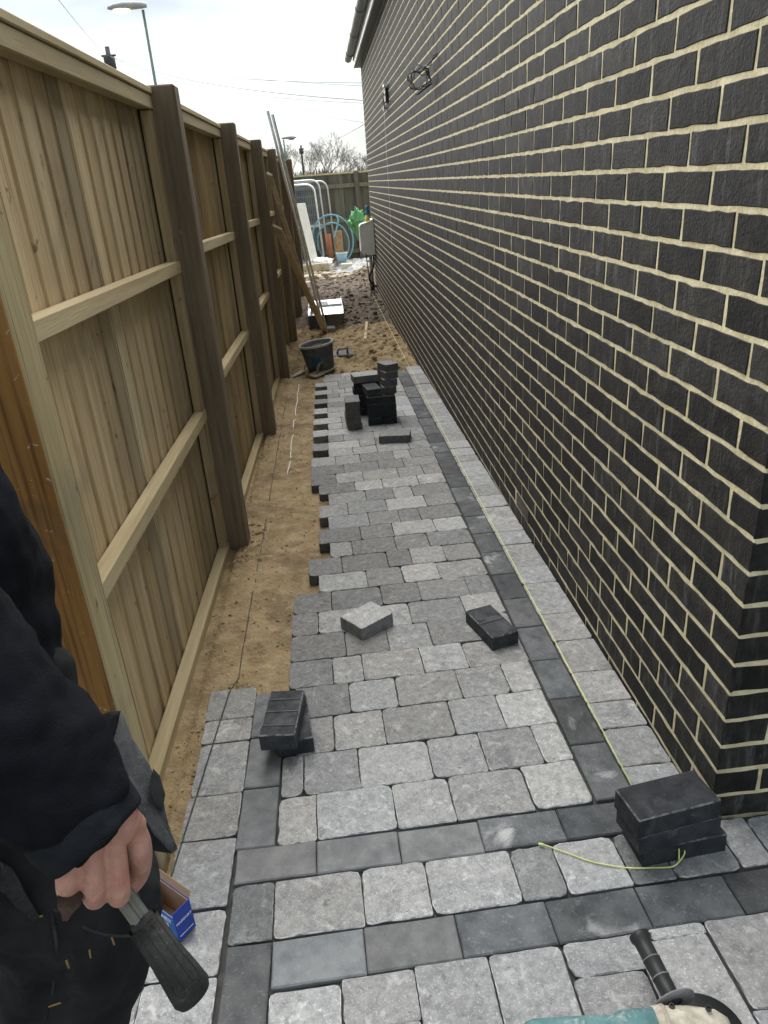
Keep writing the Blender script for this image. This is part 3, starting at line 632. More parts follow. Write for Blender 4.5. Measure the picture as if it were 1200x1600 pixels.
m = MB(); m.tube([TM @ Vector(v) for v in ((-.05, 0, .004), (-.045, 0, .045), (.06, 0, .05), (.065, 0, .004))], .012, 8); m.build('handle', MT['grey'], TL, True)
m = MB(); a = Vector((-.42, 7.5, sandz(-.42, 7.5)+.0)); b_ = Vector((-.335, 8.62, -.345))
MM, ln = align(a, b_); m.box((-.016, -.012, 0), (.016, .012, ln), MM, .002)
tag(m.build('wooden_stick', MT['railwood'], color=(1.2, 1.2, 1.2)), 'thin pale wooden stick lying along the sand near the wall', 'stick')
# grey concrete blocks with a galvanised trough on top
for i, (x, y) in enumerate(((-1.0, 8.72), (-.76, 8.78))):
    m = MB(); m.box((x-.10, y-.1, soilz(x, y)-.05), (x+.1, y+.12, -.202), ch=.006); tag(m.build('concrete_block', MT['plain'], color=((.35, .37, .4), (.75, .73, .7))[i]), ('dark block under the left end of the galvanised trough', 'muddy grey block under the right end of the galvanised trough')[i], 'concrete block')
TR = thing('metal_trough', (-.86, 9.2, -.2), 'shiny galvanised steel trough laid across two blocks on the soil', 'trough')
m = MB(); m.box((-1.10, 8.58, -.200), (-.63, 9.9, -.194)); m.build('bottom', MT['metal'], TR)
for x in (-1.10, -.634): m = MB(); m.box((x, 8.58, -.1935), (x+.004, 9.9, -.16)); m.build('side', MT['metal'], TR)
m = MB(); m.box((-1.095, 9.25, -.1935), (-.636, 9.256, -.165)); m.build('rib', MT['metal'], TR)
m = MB(); m.box((-.98, 9.3, -.192), (-.83, 9.62, -.175), ch=.003); tag(m.build('black_pad', MT['blackp']), 'small black pad lying in the galvanised trough', 'pad')
def bar(name, a, b_, w_, h_, mt, lab, cat, ch=.003, col=(1, 1, 1), group=None, rz=0):
    MM, ln = align(a, b_); m = MB(); m.box((-w_/2, -h_/2, 0), (w_/2, h_/2, ln), MM @ Matrix.Rotation(rz, 4, 'Z'), ch); return tag(m.build(name, MT[mt], color=col), lab, cat, group)
bar('timber_plank', (-.90, 8.40, -.37), (-1.190, 5.660, 1.050), .022, .09, 'railwood', 'short timber plank leaning on the fence with its foot by the bucket', 'plank', col=(1.05, 1.1, 1.3), rz=R(60))
bar('timber_batten', (-1.03, 9.30, -.33), (-1.195, 5.561, 1.472), .02, .05, 'postwood', 'long thin dark batten leaning on the fence behind the shorter plank', 'plank', col=(2.6, 2.9, 3.3), rz=R(60))
for i, (dx, z_) in enumerate(((0, 0), (.05, -.03))):
    m = MB(); a = Vector((-.905+dx*.7, 8.47, -.375)); b_ = Vector((-1.200, 6.515, 2.015))+Vector((dx*.8, -.02, z_)); m.tube([a, a.lerp(b_, .5), b_], .015, 10)
    tag(m.build('metal_pole', MT['alu'], smooth=True), ('left of the two silver poles leaning over the fence', 'right of the two silver poles leaning over the fence')[i], 'pole')
m = MB(); m.box((-.93, 8.36, -.40), (-.76, 8.56, -.335), T(0, 0, 0), .01); tag(m.build('stone_lump', MT['plain'], color=(.8, .78, .75)), 'grey stone lump at the foot of the leaning poles', 'stone')
# lines
def cord(name, pts, r_, mt, lab, cat='string', n=5, group=None, kind=None):
    m = MB(); m.tube(pts, r_, n); return tag(m.build(name, MT[mt], smooth=True), lab, cat, group)
a = Vector((-.105, 10.9, -.30)); b_ = Vector((-.199, .004, gp(0)+.128)); pts = [a.lerp(b_, i/24)-Vector((0, 0, .03*math.sin(math.pi*i/24))) for i in range(25)]
cord('string_line', pts, .0018, 'string', 'taut lime builder\'s line along the wall from the stake to the corner blocks')
tail = [(-0.423, -0.025, -0.058), (-0.412, -0.030, -0.056), (-0.392, -0.040, -0.059), (-0.361, -0.061, -0.058), (-0.325, -0.086, -0.057), (-0.287, -0.103, -0.056), (-0.241, -0.117, -0.056), (-0.193, -0.123, -0.056), (-0.151, -0.127, -0.055), (-0.130, -0.119, -0.049), (-0.114, -0.107, -0.041), (-0.119, -0.102, -0.026), (-0.127, -0.100, -0.021), (-0.129, -0.109, -0.031), (-0.131, -0.117, -0.049)]
def smooth_pts(p_, k_=4):
    p_ = [Vector(v) for v in p_]; o_ = []
    for i in range(len(p_)-1):
        p0, p1, p2, p3 = p_[max(0, i-1)], p_[i], p_[i+1], p_[min(len(p_)-1, i+2)]
        for s_ in range(k_):
            t = s_/k_; o_.append(.5*((2*p1)+(-p0+p2)*t+(2*p0-5*p1+4*p2-p3)*t*t+(-p0+3*p1-3*p2+p3)*t**3))
    return o_+[p_[-1]]
tl = smooth_pts(tail); m = MB(); m.tube(tl, [.0034 if i < 4 else .0016 for i in range(len(tl))], 6)
tag(m.build('string_tail', MT['string'], smooth=True), 'loose lime string end curling over the pavers in front of the corner blocks', 'string')
pts = []
for i in range(40):
    t = i/39; y_ = 5.04+(-.42-5.04)*t; x_ = -1.243+(-1.216+1.243)*min(1, t*1.25) if y_ > .86 else -1.216+(-1.283+1.216)*((.86-y_)/.885)
    pts.append((x_, y_, (gp(y_)+.004) if y_ < .72 else max(sandz(x_, y_)+.0015, gp(y_)-.045)))
cord('setting_out_line', pts, .0021, 'string2', 'dark grey line stretched along the sand and over the outer pavers')
a, b_ = Vector((-1.151, 5.461, -0.301)), Vector((-1.142, 2.917, -0.212)); n_ = 34
def hidden(i): return i in (6, 15, 16, 20, 21, 22, 27, 30)
m = MB(); run = []
for i in range(n_+1):
    v = a.lerp(b_, i/n_); v.x += .004*math.sin(i*.9)
    v.z = sandz(v.x, v.y)+(.004 if not hidden(i) else -.006); run.append(v.copy())
m.tube(run, .0042, 5); tag(m.build('buried_string', MT['string3'], smooth=True), 'white string half buried in the sand left of the path', 'string')
ST = thing('line_stake', (-.106, 10.9, -.42), 'thin black stake holding the lime line, white clip near its middle', 'stake')
m = MB(); m.tube([(-.100, 10.9, -.45), (-0.131, 10.900, -0.110), (-0.164, 10.900, 0.320)], .008, 6); m.build('rod', MT['blackp'], ST)
v = Vector((-0.148, 10.900, 0.204)); m = MB(); m.box((v.x-.02, v.y-.02, v.z-.012), (v.x+.04, v.y+.01, v.z+.012)); m.build('clip', MT['white'], ST)

# ------------------------------------------------------------------ on the house wall
MBX = thing('meter_box', (-.11, 11.25, .28), 'white utility meter box with sloped top fixed to the far end of the brick wall', 'meter box')
m = MB(); prof = [(-.003, .28), (-.19, .28), (-.222, .33), (-.222, .70), (-.20, .735), (-.05, .775), (-.003, .80)]
MX = Matrix(((1, 0, 0, 0), (0, 0, 1, 11.05), (0, 1, 0, 0), (0, 0, 0, 1)))
m.prism(prof, 0, .40, MX); m.build('box', MT['white'], MBX)
m = MB(); m.box((-.2265, 11.08, .34), (-.2235, 11.42, .69)); m.build('door', MT['white'], MBX)
m = MB(); m.prism([(x_*1.03-.002, z_+.006) for x_, z_ in prof[3:]]+[(-.003, .792), (-.2, .727), (-.215, .695)], -.012, .412, MX); m.build('hood', MT['white'], MBX)
CN = thing('conduit', (-.1, 11.2, -.4), 'pale grey conduit running down the wall from under the meter box', 'conduit')
m = MB(); m.tube([(-.075, 11.2, -.16), (-.075, 11.2, .278)], .028, 10); m.build('pipe', MT['white'], CN, True, color=(.6, .6, .58))
m = MB(); m.tube([(-.075, 11.2, -.42), (-.075, 11.2, -.155)], .036, 10); m.build('sleeve', MT['blackp'], CN, True)
m = MB(); m.tube(smooth_pts([(-.03, 11.15, .278), (-.04, 11.14, .1), (-.11, 11.12, -.02), (-.12, 11.1, -.12), (-.05, 11.08, -.2), (-.012, 11.05, -.2)]), .016, 8); m.build('black_cable', MT['blackp'], CN, True)
m = MB(); M_ = T(-.10, 11.12, .79)
CA = thing('sealant_can', (-.10, 11.12, .77), 'blue and yellow can standing on top of the white meter box', 'can')
cc = Vector((-0.080, 11.200, 0.780)); c2 = Vector((-0.073, 11.200, 1.005)); c1 = Vector((-0.079, 11.200, 0.865))
MM, ln = align(cc-Vector((0, 0, .05)), c2); hl = (c1-cc).length+.05
m = MB(); m.lathe([(.036, 0), (.036, hl)], 16, MM); m.build('yellow_base', MT['canyel'], CA, True)
m = MB(); m.lathe([(.0355, hl), (.038, hl+.012), (.038, ln*.66), (.024, ln*.74), (.021, ln*.8), (.026, ln*.82), (.024, ln), (.002, ln+.002)], 16, MM); m.build('blue_top', MT['canblue'], CA, True)
c0 = Vector((-0.235, 11.480, 0.779))
def crumple(name, c, rx, ry, rz, mt, lab, cat, seed, amp=.35, sub=4, droop=None, fr=3.2):
    bm = bmesh.new(); bmesh.ops.create_icosphere(bm, subdivisions=sub, radius=1); m_ = MB(); vs = []
    for v in bm.verts:
        d = v.co.normalized(); k_ = 1+amp*fbm(d.x*fr+seed, d.y*fr, d.z*fr, 4)+amp*.5*abs(noise.noise(d*fr*2.1+Vector((seed, 0, 0)))); p_ = Vector((d.x*rx*k_, d.y*ry*k_, d.z*rz*k_))
        if droop: p_ = droop(p_, d)
        vs.append(p_+Vector(c))
    fs = [[v.index for v in f_.verts] for f_ in bm.faces]; bm.free(); m_.add(vs, fs); return tag(m_.build(name, MT[mt], smooth=(mt != 'blackp')), lab, cat)
def drp(p_, d):
    if d.z < 0: p_.z *= 1.0+.8*abs(noise.noise(Vector((p_.x*22, p_.y*9, 2))))*2
    return p_
crumple('plastic_bag', c0, .10, .06, .13, 'bag', 'crumpled bright green plastic bag hanging beside the white meter box', 'plastic bag', 4.2, .7, 5, drp, 4.)
cr_ = Vector((-0.090, 4.112, 1.933)); tp = Vector((-0.006, 3.875, 2.035))
WC = thing('coiled_cable', (-.02, cr_.y, cr_.z-.1), 'coil of black cable hanging from a hole high in the brick wall', 'cable')
pts = [tp+Vector((.02, 0, 0)), tp+Vector((-.02, .01, -.005))]
pts += [tp.lerp(cr_, .35)+Vector((-.0, .0, -.01)), tp.lerp(cr_, .7)+Vector((-.0, -.02, .03))]
for i in range(52):
    t = i/52*2*math.pi*3.3+1.2; rr_ = .083+.016*math.sin(i*1.7)-.02*(i/52); pts.append(cr_+Vector((.78*rr_*math.cos(t), -.5*rr_*math.cos(t)+.02*math.sin(i*.7), rr_*.72*math.sin(t)-.012*(i/26-1))))
m = MB(); m.tube(smooth_pts(pts, 2), .0034, 6); m.build('cable_loops', MT['blackp'], WC, True)
m = MB(); m.tube([tp+Vector((.01, .05, 0)), tp+Vector((-.018, .06, -.02)), tp.lerp(cr_, .5)+Vector((-.02, .07, .0)), cr_+Vector((.06, .02, .06)), cr_+Vector((.075, .0, -.03)), cr_+Vector((-.02, 0, -.085))], .0055, 6); m.build('cable_end', MT['blackp'], WC, True)
br = Vector((0.000, 7.408, 2.159))
BKT = thing('wall_bracket', br, 'small wire and metal bracket fixed to the wall past the cable coil', 'bracket')
m = MB(); m.box((-.03, br.y-.12, br.z-.07), (.001, br.y+.08, br.z+.05), ch=.005); m.build('plate', MT['blackp'], BKT)
m = MB(); m.box((-.045, br.y-.16, br.z+.06), (-.005, br.y-.02, br.z+.085)); m.box((-.045, br.y+.05, br.z-.14), (-.005, br.y+.11, br.z-.11)); m.build('clip', MT['white'], BKT)
m = MB(); m.tube(smooth_pts([(-.03, br.y, br.z), (-.06, br.y-.16, br.z-.02), (-.04, br.y-.1, br.z-.13), (-.01, br.y+.04, br.z-.1)]), .006, 6); m.build('wire', MT['blackp'], BKT, True)

# ------------------------------------------------------------------ yard beyond the house
FF = thing('boundary_fence', (0, 16.2, -.3), 'weathered grey-green closeboard fence closing off the far yard', 'fence'); FY = 16.2; ftop = 1.56
x = -4.2; i = 0
while x < 6.2:
    t = rnd.uniform(.75, 1.2); m = MB(); m.prism([(x, FY), (x+.118, FY-.012), (x+.118, FY+.004), (x, FY+.006)], -.35, ftop-.04+rnd.uniform(-.006, .006)); m.build('board', MT['oldwood'], FF, color=(t, t*1.02, t)); x += .1
for z_ in (1.25, .55, -.1): m = MB(); m.box((-4.2, FY-.075, z_), (6.2, FY-.014, z_+.08)); m.build('rail', MT['oldwood'], FF, color=(1.35, 1.35, 1.2))
for x in (-3.4, -1.6, .02, 1.9, 3.8): m = MB(); m.box((x-.05, FY-.115, -.4), (x+.05, FY-.0755, ftop+.0)); m.build('post', MT['oldwood'], FF, color=(.9, .9, .85))
m = MB(); m.box((-4.2, FY-.05, ftop-.035), (6.2, FY+.05, ftop-.005)); m.build('capping', MT['railwood'], FF, color=(1.2, 1.25, 1.2))
def heras(xr, yy, top, tilt, lab, bright):
    HP = thing('mesh_fence_panel', (xr-1.7, yy, -.3), lab, 'fence panel', 'temporary mesh fence panels'); b_ = -.28; r_ = .16
    pts = [(xr-3.4, yy, b_), (xr-3.4, yy, top-r_)]+[(xr-3.4+r_-r_*math.cos(t), yy, top-r_+r_*math.sin(t)) for t in (.4, .8, 1.2, 1.57)]
    pts += [(xr-r_+r_*math.sin(t), yy, top-r_+r_*math.cos(t)) for t in (0, .4, .8, 1.2, 1.57)]+[(xr, yy, b_)]
    pts = [(x_+tilt*(z_-top)*-1., y_, z_) for x_, y_, z_ in pts]
    m = MB(); m.tube(pts, .021, 8); m.build('frame', MT['alu'], HP, True, color=(bright,)*3)
    m = MB()
    for z_ in (b_+.12, .55): m.tube([(xr-3.4, yy, z_), (xr+tilt*(top-z_), yy, z_)], .017, 6)
    m.build('crossbar', MT['alu'], HP, True, color=(bright*.8,)*3)
    m = MB(); nx_ = 86
    for i in range(1, nx_): x_ = xr-3.4+3.4*i/nx_; m.box((x_-.0022, yy-.0022, b_+.1), (x_+.0022, yy+.0022, top-.03))
    for i in range(9): z_ = b_+.15+i*.18; m.box((xr-3.38, yy-.0045, z_), (xr-.02, yy-.0023, z_+.004))
    o = m.build('wire_mesh', MT['metal'], HP, color=(.35, .42, .5)); o['kind'] = 'stuff'
heras(-.905, 15.30, 1.365, .045, 'nearest and brightest of the mesh fence panels stood in the yard', 1.25)
heras(-.80, 15.62, 1.44, .04, 'middle one of the mesh fence panels stood in the yard', .9)
heras(-.63, 15.86, 1.41, .035, 'rearmost mesh fence panel, its corner reaching furthest right', .8)
bar('white_board', (-1.02, 14.15, -.22), (-1.19, 14.6, 1.03), .17, .05, 'foam', 'stained white board leaning upright among the yard rubbish', 'board', .006)
crumple('white_sack', (-.93, 14.2, -.13), .26, .2, .14, 'foam', 'slumped white sack at the foot of the stained board', 'sack', 9.1, .4)
crumple('black_sack', (-1.03, 14.62, -.02), .13, .12, .22, 'blackp', 'small black sack behind the slumped white sack', 'sack', 2.3, .25)
HS = thing('hose_coil', (-.62, 14.9, -.2), 'coil of light blue water pipe standing upright in the yard', 'pipe coil')
pts = []
for i in range(120):
    t = i/120*2*math.pi*2.35+2.2; k_ = i/120; rx = .43-.16*max(0, k_-.42)/.58; rz = .50-.16*max(0, k_-.42)/.58
    pts.append((-.62+rx*math.cos(t)-.03*k_, 14.93+.10*k_+.03*math.sin(3*t), .27-.13*max(0, k_-.42)+rz*math.sin(t)))
m = MB(); m.tube(pts, .017, 8); m.build('loops', MT['bluehose'], HS, True)
m = MB(); m.tube(smooth_pts([(-.50, 14.9, .73), (-.475, 14.88, .66), (-.53, 14.88, .48), (-.60, 14.9, .32)]), .017, 8); m.build('loose_end', MT['bluehose'], HS, True, color=(1.4, 1.3, 1.2))
CP = thing('clay_pipe', (-.70, 14.75, -.2), 'orange-red clay pipe standing on end inside the blue pipe coil', 'clay pipe')
m = MB(); m.lathe([(.058, -.2+.0), (.060, .42), (.048, .42), (.046, .3)], 18, T(-.70, 14.75, 0, 0, 0, R(-2))); m.build('barrel', MT['clay'], CP, True)
m = MB(); m.lathe([(.066, -.19), (.068, -.08), (.059, -.06)], 18, T(-.70, 14.75, 0), cap=False); m.build('collar', MT['clay'], CP, True)
bar('tan_slab', (-.50, 14.95, -.2), (-.50, 15.05, .45), .17, .06, 'tan', 'rough tan slab on end behind the clay pipe', 'slab', .012)
PL = thing('pail', (-.47, 14.5, -.2), 'small pale blue pail with white rim by the blue pipe coil', 'pail')
m = MB(); m.lathe([(.08, -.2), (.115, .0), (.11, .0), (.075, -.19)], 20, T(-.47, 14.45, .06)); m.build('pail_body', MT['bluepail'], PL, True)
m = MB(); m.lathe([(.112, -.012), (.122, -.01), (.122, .008), (.108, .008)], 20, T(-.47, 14.45, .06), cap=False); m.build('rim', MT['white'], PL, True)
m = MB(); nx_, ny_ = 46, 46; vs = []
for j in range(ny_+1):
    for i in range(nx_+1):
        u_, v_ = i/nx_, j/ny_; x = -.62+.95*u_+.06*fbm(v_*4, u_*2, 9); y = 13.55+1.15*v_+.05*fbm(u_*4, v_*3, 2)
        bz = max(soilz(x, y) if y < 14.1 else -9, rubz(x, y)); e = min(1, min(u_, 1-u_, v_, 1-v_)*6)
        vs.append((x, y, bz+.012+e*(.10*(1+fbm(u_*3, v_*3, 3))*(.4+u_)+.06*abs(fbm(u_*7+v_*3, v_*5, 8))+.03*abs(fbm(u_*16, v_*14, 1)))))
fs = [(j*(nx_+1)+i, j*(nx_+1)+i+1, (j+1)*(nx_+1)+i+1, (j+1)*(nx_+1)+i) for j in range(ny_) for i in range(nx_)]
m.add(vs, fs); tag(m.build('ground_sheet', MT['tarp'], smooth=True), 'crumpled grey plastic sheet heaped on the ground by the house end', 'sheet')
bar('long_kerb', (-1.411, 13.900, -0.135), (-0.754, 13.900, -0.125), .12, .14, 'rubble', 'long pale kerb stone lying at the edge of the rubble', 'kerb', .01, (.95, .93, .85))
v = Vector((-0.397, 13.750, -0.185)); m = MB(); m.box((v.x-.12, v.y-.05, v.z-.02), (v.x+.10, v.y+.1, v.z+.10), ch=.008); tag(m.build('pale_block', MT['foam'], color=(.85, .83, .7)), 'short pale block lying beside the long kerb stone', 'block')
for i, (px_, py_, pz_, s_, lab) in enumerate((((-1.122, 13.200, -0.212)+(.10, 'broad flat rubble piece left of the rubble patch')), ((-0.817, 13.300, -0.200)+(.08, 'flat rubble piece in the middle of the rubble patch')), ((-1.212, 12.900, -0.309)+(.12, 'pale rubble slab lying nearest the foot of the fence')))):
    m = MB(); m.ball((px_, py_, pz_), s_, 2, None, (1.4, 1, .45), .12); tag(m.build('rubble_piece', MT['rubble'], color=(1.1, 1.08, 1)), lab, 'rubble')

# ------------------------------------------------------------------ beyond: lamps, poles, wires, trees
def lamp(base, head_dir, H, r_, lab, glow, hs):
    x, y, z = base; LP = thing('street_lamp', (x, y, z), lab, 'street lamp')
    m = MB(); m.tube([(x, y, z), (x, y, z+1.2), (x, y, H-.02)], [r_*1.35, r_*1.2, r_], 10); m.build('lamp_post', MT['lamppost'], LP, True)
    d = Vector(head_dir).normalized(); M_ = Matrix.Translation((x, y, H)) @ d.to_track_quat('X', 'Z').to_matrix().to_4x4()
    m = MB(); secs = [(-.08, .06, .05), (.0, .085, .07), (.16, .10, .085), (.34, .12, .09), (.50, .10, .07), (.62, .03, .03)]; n = 14; vs = []; fs = []
    for sx, a, b_ in secs:
        for j in range(n):
            t = 2*math.pi*j/n; zz = b_*math.sin(t)*(1.0 if math.sin(t) > 0 else .45); vs.append((sx*hs, a*hs*math.cos(t), zz*hs+.04*hs))
    for i in range(len(secs)-1):
        for j in range(n): fs.append((i*n+j, i*n+(j+1) % n, (i+1)*n+(j+1) % n, (i+1)*n+j))
    fs.append(tuple(range(n-1, -1, -1))); fs.append(tuple((len(secs)-1)*n+j for j in range(n))); m.add(vs, fs, M_); m.build('lamp_head', MT['lamp'], LP, True)
    m = MB(); m.ball((0, 0, 0), 1, 2, None, (.15*hs, .075*hs, .045*hs)); m2 = MB(); m2.add(m.v, m.f, M_ @ Matrix.Translation((.38*hs, 0, -.008*hs)))
    m2.build('lens', MT['glow'] if glow else MT['lamp'], LP, True)
lb = Vector((-4.593, 20.000, 5.437)); lamp((lb.x, lb.y, -.9), (-1, -.25, -.05), lb.z, .036, 'tall street lamp with lit lamp rising behind the near fence', True, 1.3)
l2 = Vector((-3.711, 75.000, 5.260)); lamp((l2.x, l2.y, -.9), (1, -.2, 0), l2.z, .07, 'small distant unlit street lamp above the far end of the fence', False, 2.)
def tpole(name, top, z0, r_, lab):
    TP = thing(name, (top.x, top.y, z0), lab, 'utility pole')
    m = MB(); m.tube([(top.x, top.y, z0), (top.x, top.y, top.z)], [r_*1.3, r_*.85], 10); m.build('pole', MT['bark'], TP, True, color=(.6, .62, .65))
    m = MB(); m.tube([(top.x, top.y, top.z-.95), (top.x, top.y, top.z-.45), (top.x, top.y, top.z-.3)], [r_*2.1, r_*2.1, r_*.9], 10); m.build('terminal_box', MT['bark'], TP, True, color=(.5, .55, .6))
    m = MB(); m.box((top.x-.35, top.y-.04, top.z-.42), (top.x+.35, top.y+.04, top.z-.34)); m.build('crossarm', MT['bark'], TP, color=(.6, .6, .6))
p1 = Vector((-10.590, 42.000, 8.194)); tpole('telegraph_pole', p1, -.9, .13, 'telegraph pole top with a dark box showing above the near fence')
p2 = Vector((-2.630, 100.000, 5.768)); tpole('telegraph_pole', p2, -.9, .14, 'distant telegraph pole among the bare trees')
wa = p1-Vector((0, 0, .38))
WIRES = [((0.116, 14.000, 2.581), .55, .007, 'lowest and darkest wire from the telegraph pole to the house'), ((0.149, 14.000, 2.548), .75, .004, 'second wire, just under the darkest one'),
         ((0.090, 13.000, 2.777), .5, .0045, 'upper wire from the telegraph pole to the house'), ((0.084, 13.000, 2.711), .35, .0035, 'faint wire below the upper wire to the house'), ((0.079, 15.000, 2.254), .5, .003, 'faint steep wire falling towards the far trees')]
for e_, sag, r_, lab in WIRES:
    b_ = Vector(e_)+Vector((.6, -.3, .02)); pts = [wa.lerp(b_, i/20)-Vector((0, 0, sag*4*(i/20)*(1-i/20)*.6)) for i in range(21)]
    cord('overhead_wire', pts, r_, 'blackp', lab, 'wire', 4, 'wires running from the telegraph pole')
b_ = Vector((-3.417, 8.000, 3.486)); cord('overhead_wire', [wa.lerp(b_, i/10)-Vector((0, 0, .12*4*(i/10)*(1-i/10))) for i in range(11)], .005, 'blackp', 'single wire climbing left from the telegraph pole over the near fence', 'wire', 4, 'wires running from the telegraph pole')
b_ = Vector((1.037, 30.000, 3.208))+Vector((.6, 0, .3)); cord('overhead_wire', [(p2-Vector((0, 0, .6))).lerp(b_, i/10)-Vector((0, 0, .3*4*(i/10)*(1-i/10))) for i in range(11)], .012, 'blackp', 'wire from the distant pole rising to the house eaves', 'wire', 4)
def bare_tree(bx, by, H, spread, seed, lab, lean=0):
    r_ = random.Random(seed); TRE = thing('bare_tree', (bx, by, -.9), lab, 'tree', 'bare trees beyond the far fence'); tr = MB(); cr = MB()
    def grow(p_, d, ln, rad, lev):
        k_ = 3 if lev > 2 else 4; pts = [p_]; q_ = p_.copy(); dd = d.copy()
        for i in range(k_):
            dd = (dd+Vector((r_.gauss(0, .10), r_.gauss(0, .10), .05 if lev else 0))).normalized(); q_ = q_+dd*ln/k_; pts.append(q_.copy())
        (tr if lev < 1 else cr).tube(pts, [rad*(1-.45*i/k_) for i in range(k_+1)], 6 if lev < 2 else 3, cap=False)
        if lev >= 6 or (lev == 5 and r_.random() < .35): return
        nb = r_.choice((3, 4)) if lev < 3 else (3 if lev < 5 else 2)
        for i in range(nb):
            at = pts[-1] if i < 2 else pts[r_.randint(max(1, k_-2), k_)]
            ang = r_.uniform(.22, .62)*(spread if lev < 3 else 1.1); ax = dd.orthogonal().normalized(); ax.rotate(Matrix.Rotation(r_.uniform(0, 6.28), 3, dd)); nd = dd.copy(); nd.rotate(Matrix.Rotation(ang, 3, ax))
            grow(at, nd, ln*r_.uniform(.62, .82), max(.017, rad*r_.uniform(.45, .6)), lev+1)
    grow(Vector((bx, by, -.9)), Vector((lean, 0, 1)).normalized(), H*.27, H*.016, 0)
    tr.build('trunk', MT['bark'], TRE, True); cr.build('crown', MT['bark'], TRE, False, color=(1.15, 1.15, 1.15))
TREES = [(.51, 130, 12.3, .95, 3, 'tallest bare tree, right of centre above the far fence'), (3.32, 128, 9.2, 1., 5, 'rounded bare tree right of the tallest one, above the far fence'), (6.0, 132, 8.2, .95, 8, 'low bare tree next to the house corner above the far fence'),
         (-4.9, 125, 10.6, .8, 13, 'leftmost bare tree, behind the small distant lamp'), (-2.3, 134, 9.6, .95, 21, 'bare tree just right of the distant telegraph pole'), (8.75, 126, 9, .9, 31, 'bare tree mostly hidden behind the house corner')]
for a in TREES: bare_tree(*a)
m = MB(); r_ = random.Random(4)
for i in range(1500):
    x = r_.uniform(-11, 13); y = r_.uniform(112, 122); h = 3.9+.5*fbm(x*.4, y*.1, 2)+r_.uniform(-.7, .3); p_ = Vector((x, y, -.9)); q_ = p_+Vector((r_.gauss(0, .5), r_.gauss(0, .5), h))
    m.tube([p_, p_.lerp(q_, .5)+Vector((r_.gauss(0, .2), 0, 0)), q_], [.05, .04, .018], 3, False)
tag(m.build('scrub_hedge', MT['bark'], org=(0, 116, -.9), color=(.8, .82, .78)), kind='stuff')

# ------------------------------------------------------------------ angle grinder
go = Vector((-0.284, -0.493, 0.007)); ga = Vector((-0.562, -0.473, 0.002)); ax = (go-ga).normalized(); up = Vector((0, 0, 1)); up = (up-ax*up.dot(ax)).normalized(); sd_ = up.cross(ax).normalized()   # sd_ = towards +Y
GR = thing('angle_grinder', (go.x, go.y, gp(go.y)), 'dusty teal and cream angle grinder with black side handle lying at the bottom right', 'angle grinder')
GM = Matrix(((ax.x, sd_.x, up.x, go.x), (ax.y, sd_.y, up.y, go.y), (ax.z, sd_.z, up.z, go.z), (0, 0, 0, 1)))
def rings(secs, n=20, M=None, pw=2.6):
    m_ = MB(); vs = []; fs = []
    for x_, ry, rz, cz in secs:
        for j in range(n):
            t = 2*math.pi*j/n; c_, s_ = math.cos(t), math.sin(t)
            vs.append((x_, ry*math.copysign(abs(c_)**(2/pw), c_), cz+rz*math.copysign(abs(s_)**(2/pw), s_)))
    for i in range(len(secs)-1):
        for j in range(n): fs.append((i*n+j, i*n+(j+1) % n, (i+1)*n+(j+1) % n, (i+1)*n+j))
    fs.append(tuple(range(n-1, -1, -1))); fs.append(tuple((len(secs)-1)*n+j for j in range(n))); return m_.add(vs, fs, M)
rings([(-.285, .027, .026, 0), (-.27, .031, .030, 0), (-.13, .031, .030, 0), (-.115, .036, .034, 0), (-.06, .037, .035, 0)], M=GM).build('motor_housing', MT['teal'], GR, True)
rings([(-.062, .039, .037, 0), (-.05, .040, .038, 0), (-.045, .040, .038, 0), (-.040, .038, .036, 0), (.0, .037, .032, 0), (.045, .030, .024, 0), (.062, .018, .015, 0)], M=GM).build('gear_head', MT['cream'], GR, True)
rings([(-.0495, .0402, .0382, 0), (-.048, .0412, .0392, 0), (-.044, .0412, .0392, 0), (-.0425, .0402, .0382, 0)], M=GM).build('joint_ring', MT['cream'], GR, True, color=(.7, .7, .7))
m = MB()
for x_, y_ in ((-.03, .026), (.03, .018), (-.03, -.026), (.03, -.018)): m.lathe([(.0055, 0), (.0055, .003), (.003, .0031), (.003, .0005)], 8, GM @ T(x_, y_, .030))
m.build('screw', MT['blackp'], GR)
hp0 = GM @ Vector((-.012, .036, 0)); tipp = Vector((-0.312, -0.319, 0.021)); MM, ln = align(hp0, tipp)
m = MB(); m.lathe([(.006, 0), (.006, .012), (.026, .013), (.027, .017), (.0155, .020), (.016, .055), (.0163, .056), (.0163, .058), (.0157, .059), (.0165, .088), (.0168, .0885), (.0168, .0905), (.016, .091), (.0162, ln-.016), (.0195, ln-.010), (.019, ln-.002), (.012, ln)], 22, MM); m.build('side_handle', MT['blackp'], GR, True)
m = MB(); m.lathe([(.0166, .0562), (.0169, .057), (.0166, .0585)], 22, MM, cap=False); m.lathe([(.0170, .0887), (.0173, .0895), (.0170, .0905)], 22, MM, cap=False); m.build('handle_rings', MT['grey'], GR, True)
m = MB(); m.lathe([(.026, .0125), (.040, .0135), (.040, .016), (.016, .017)], 24, MM); m.build('handle_flange', MT['grey'], GR, True)
dc = GM @ Vector((.030, .012, -.040))
DM = Matrix.Translation(dc)
n = 26; vs = []; fs = []
for r_i, zz in ((.018, .014), (.068, .014), (.070, .010), (.070, -.014)):
    for j in range(n+1): t = R(-25)+R(185)*j/n; vs.append((r_i*math.cos(t), r_i*math.sin(t), zz))
for i in range(3):
    for j in range(n): fs.append((i*(n+1)+j, i*(n+1)+j+1, (i+1)*(n+1)+j+1, (i+1)*(n+1)+j))
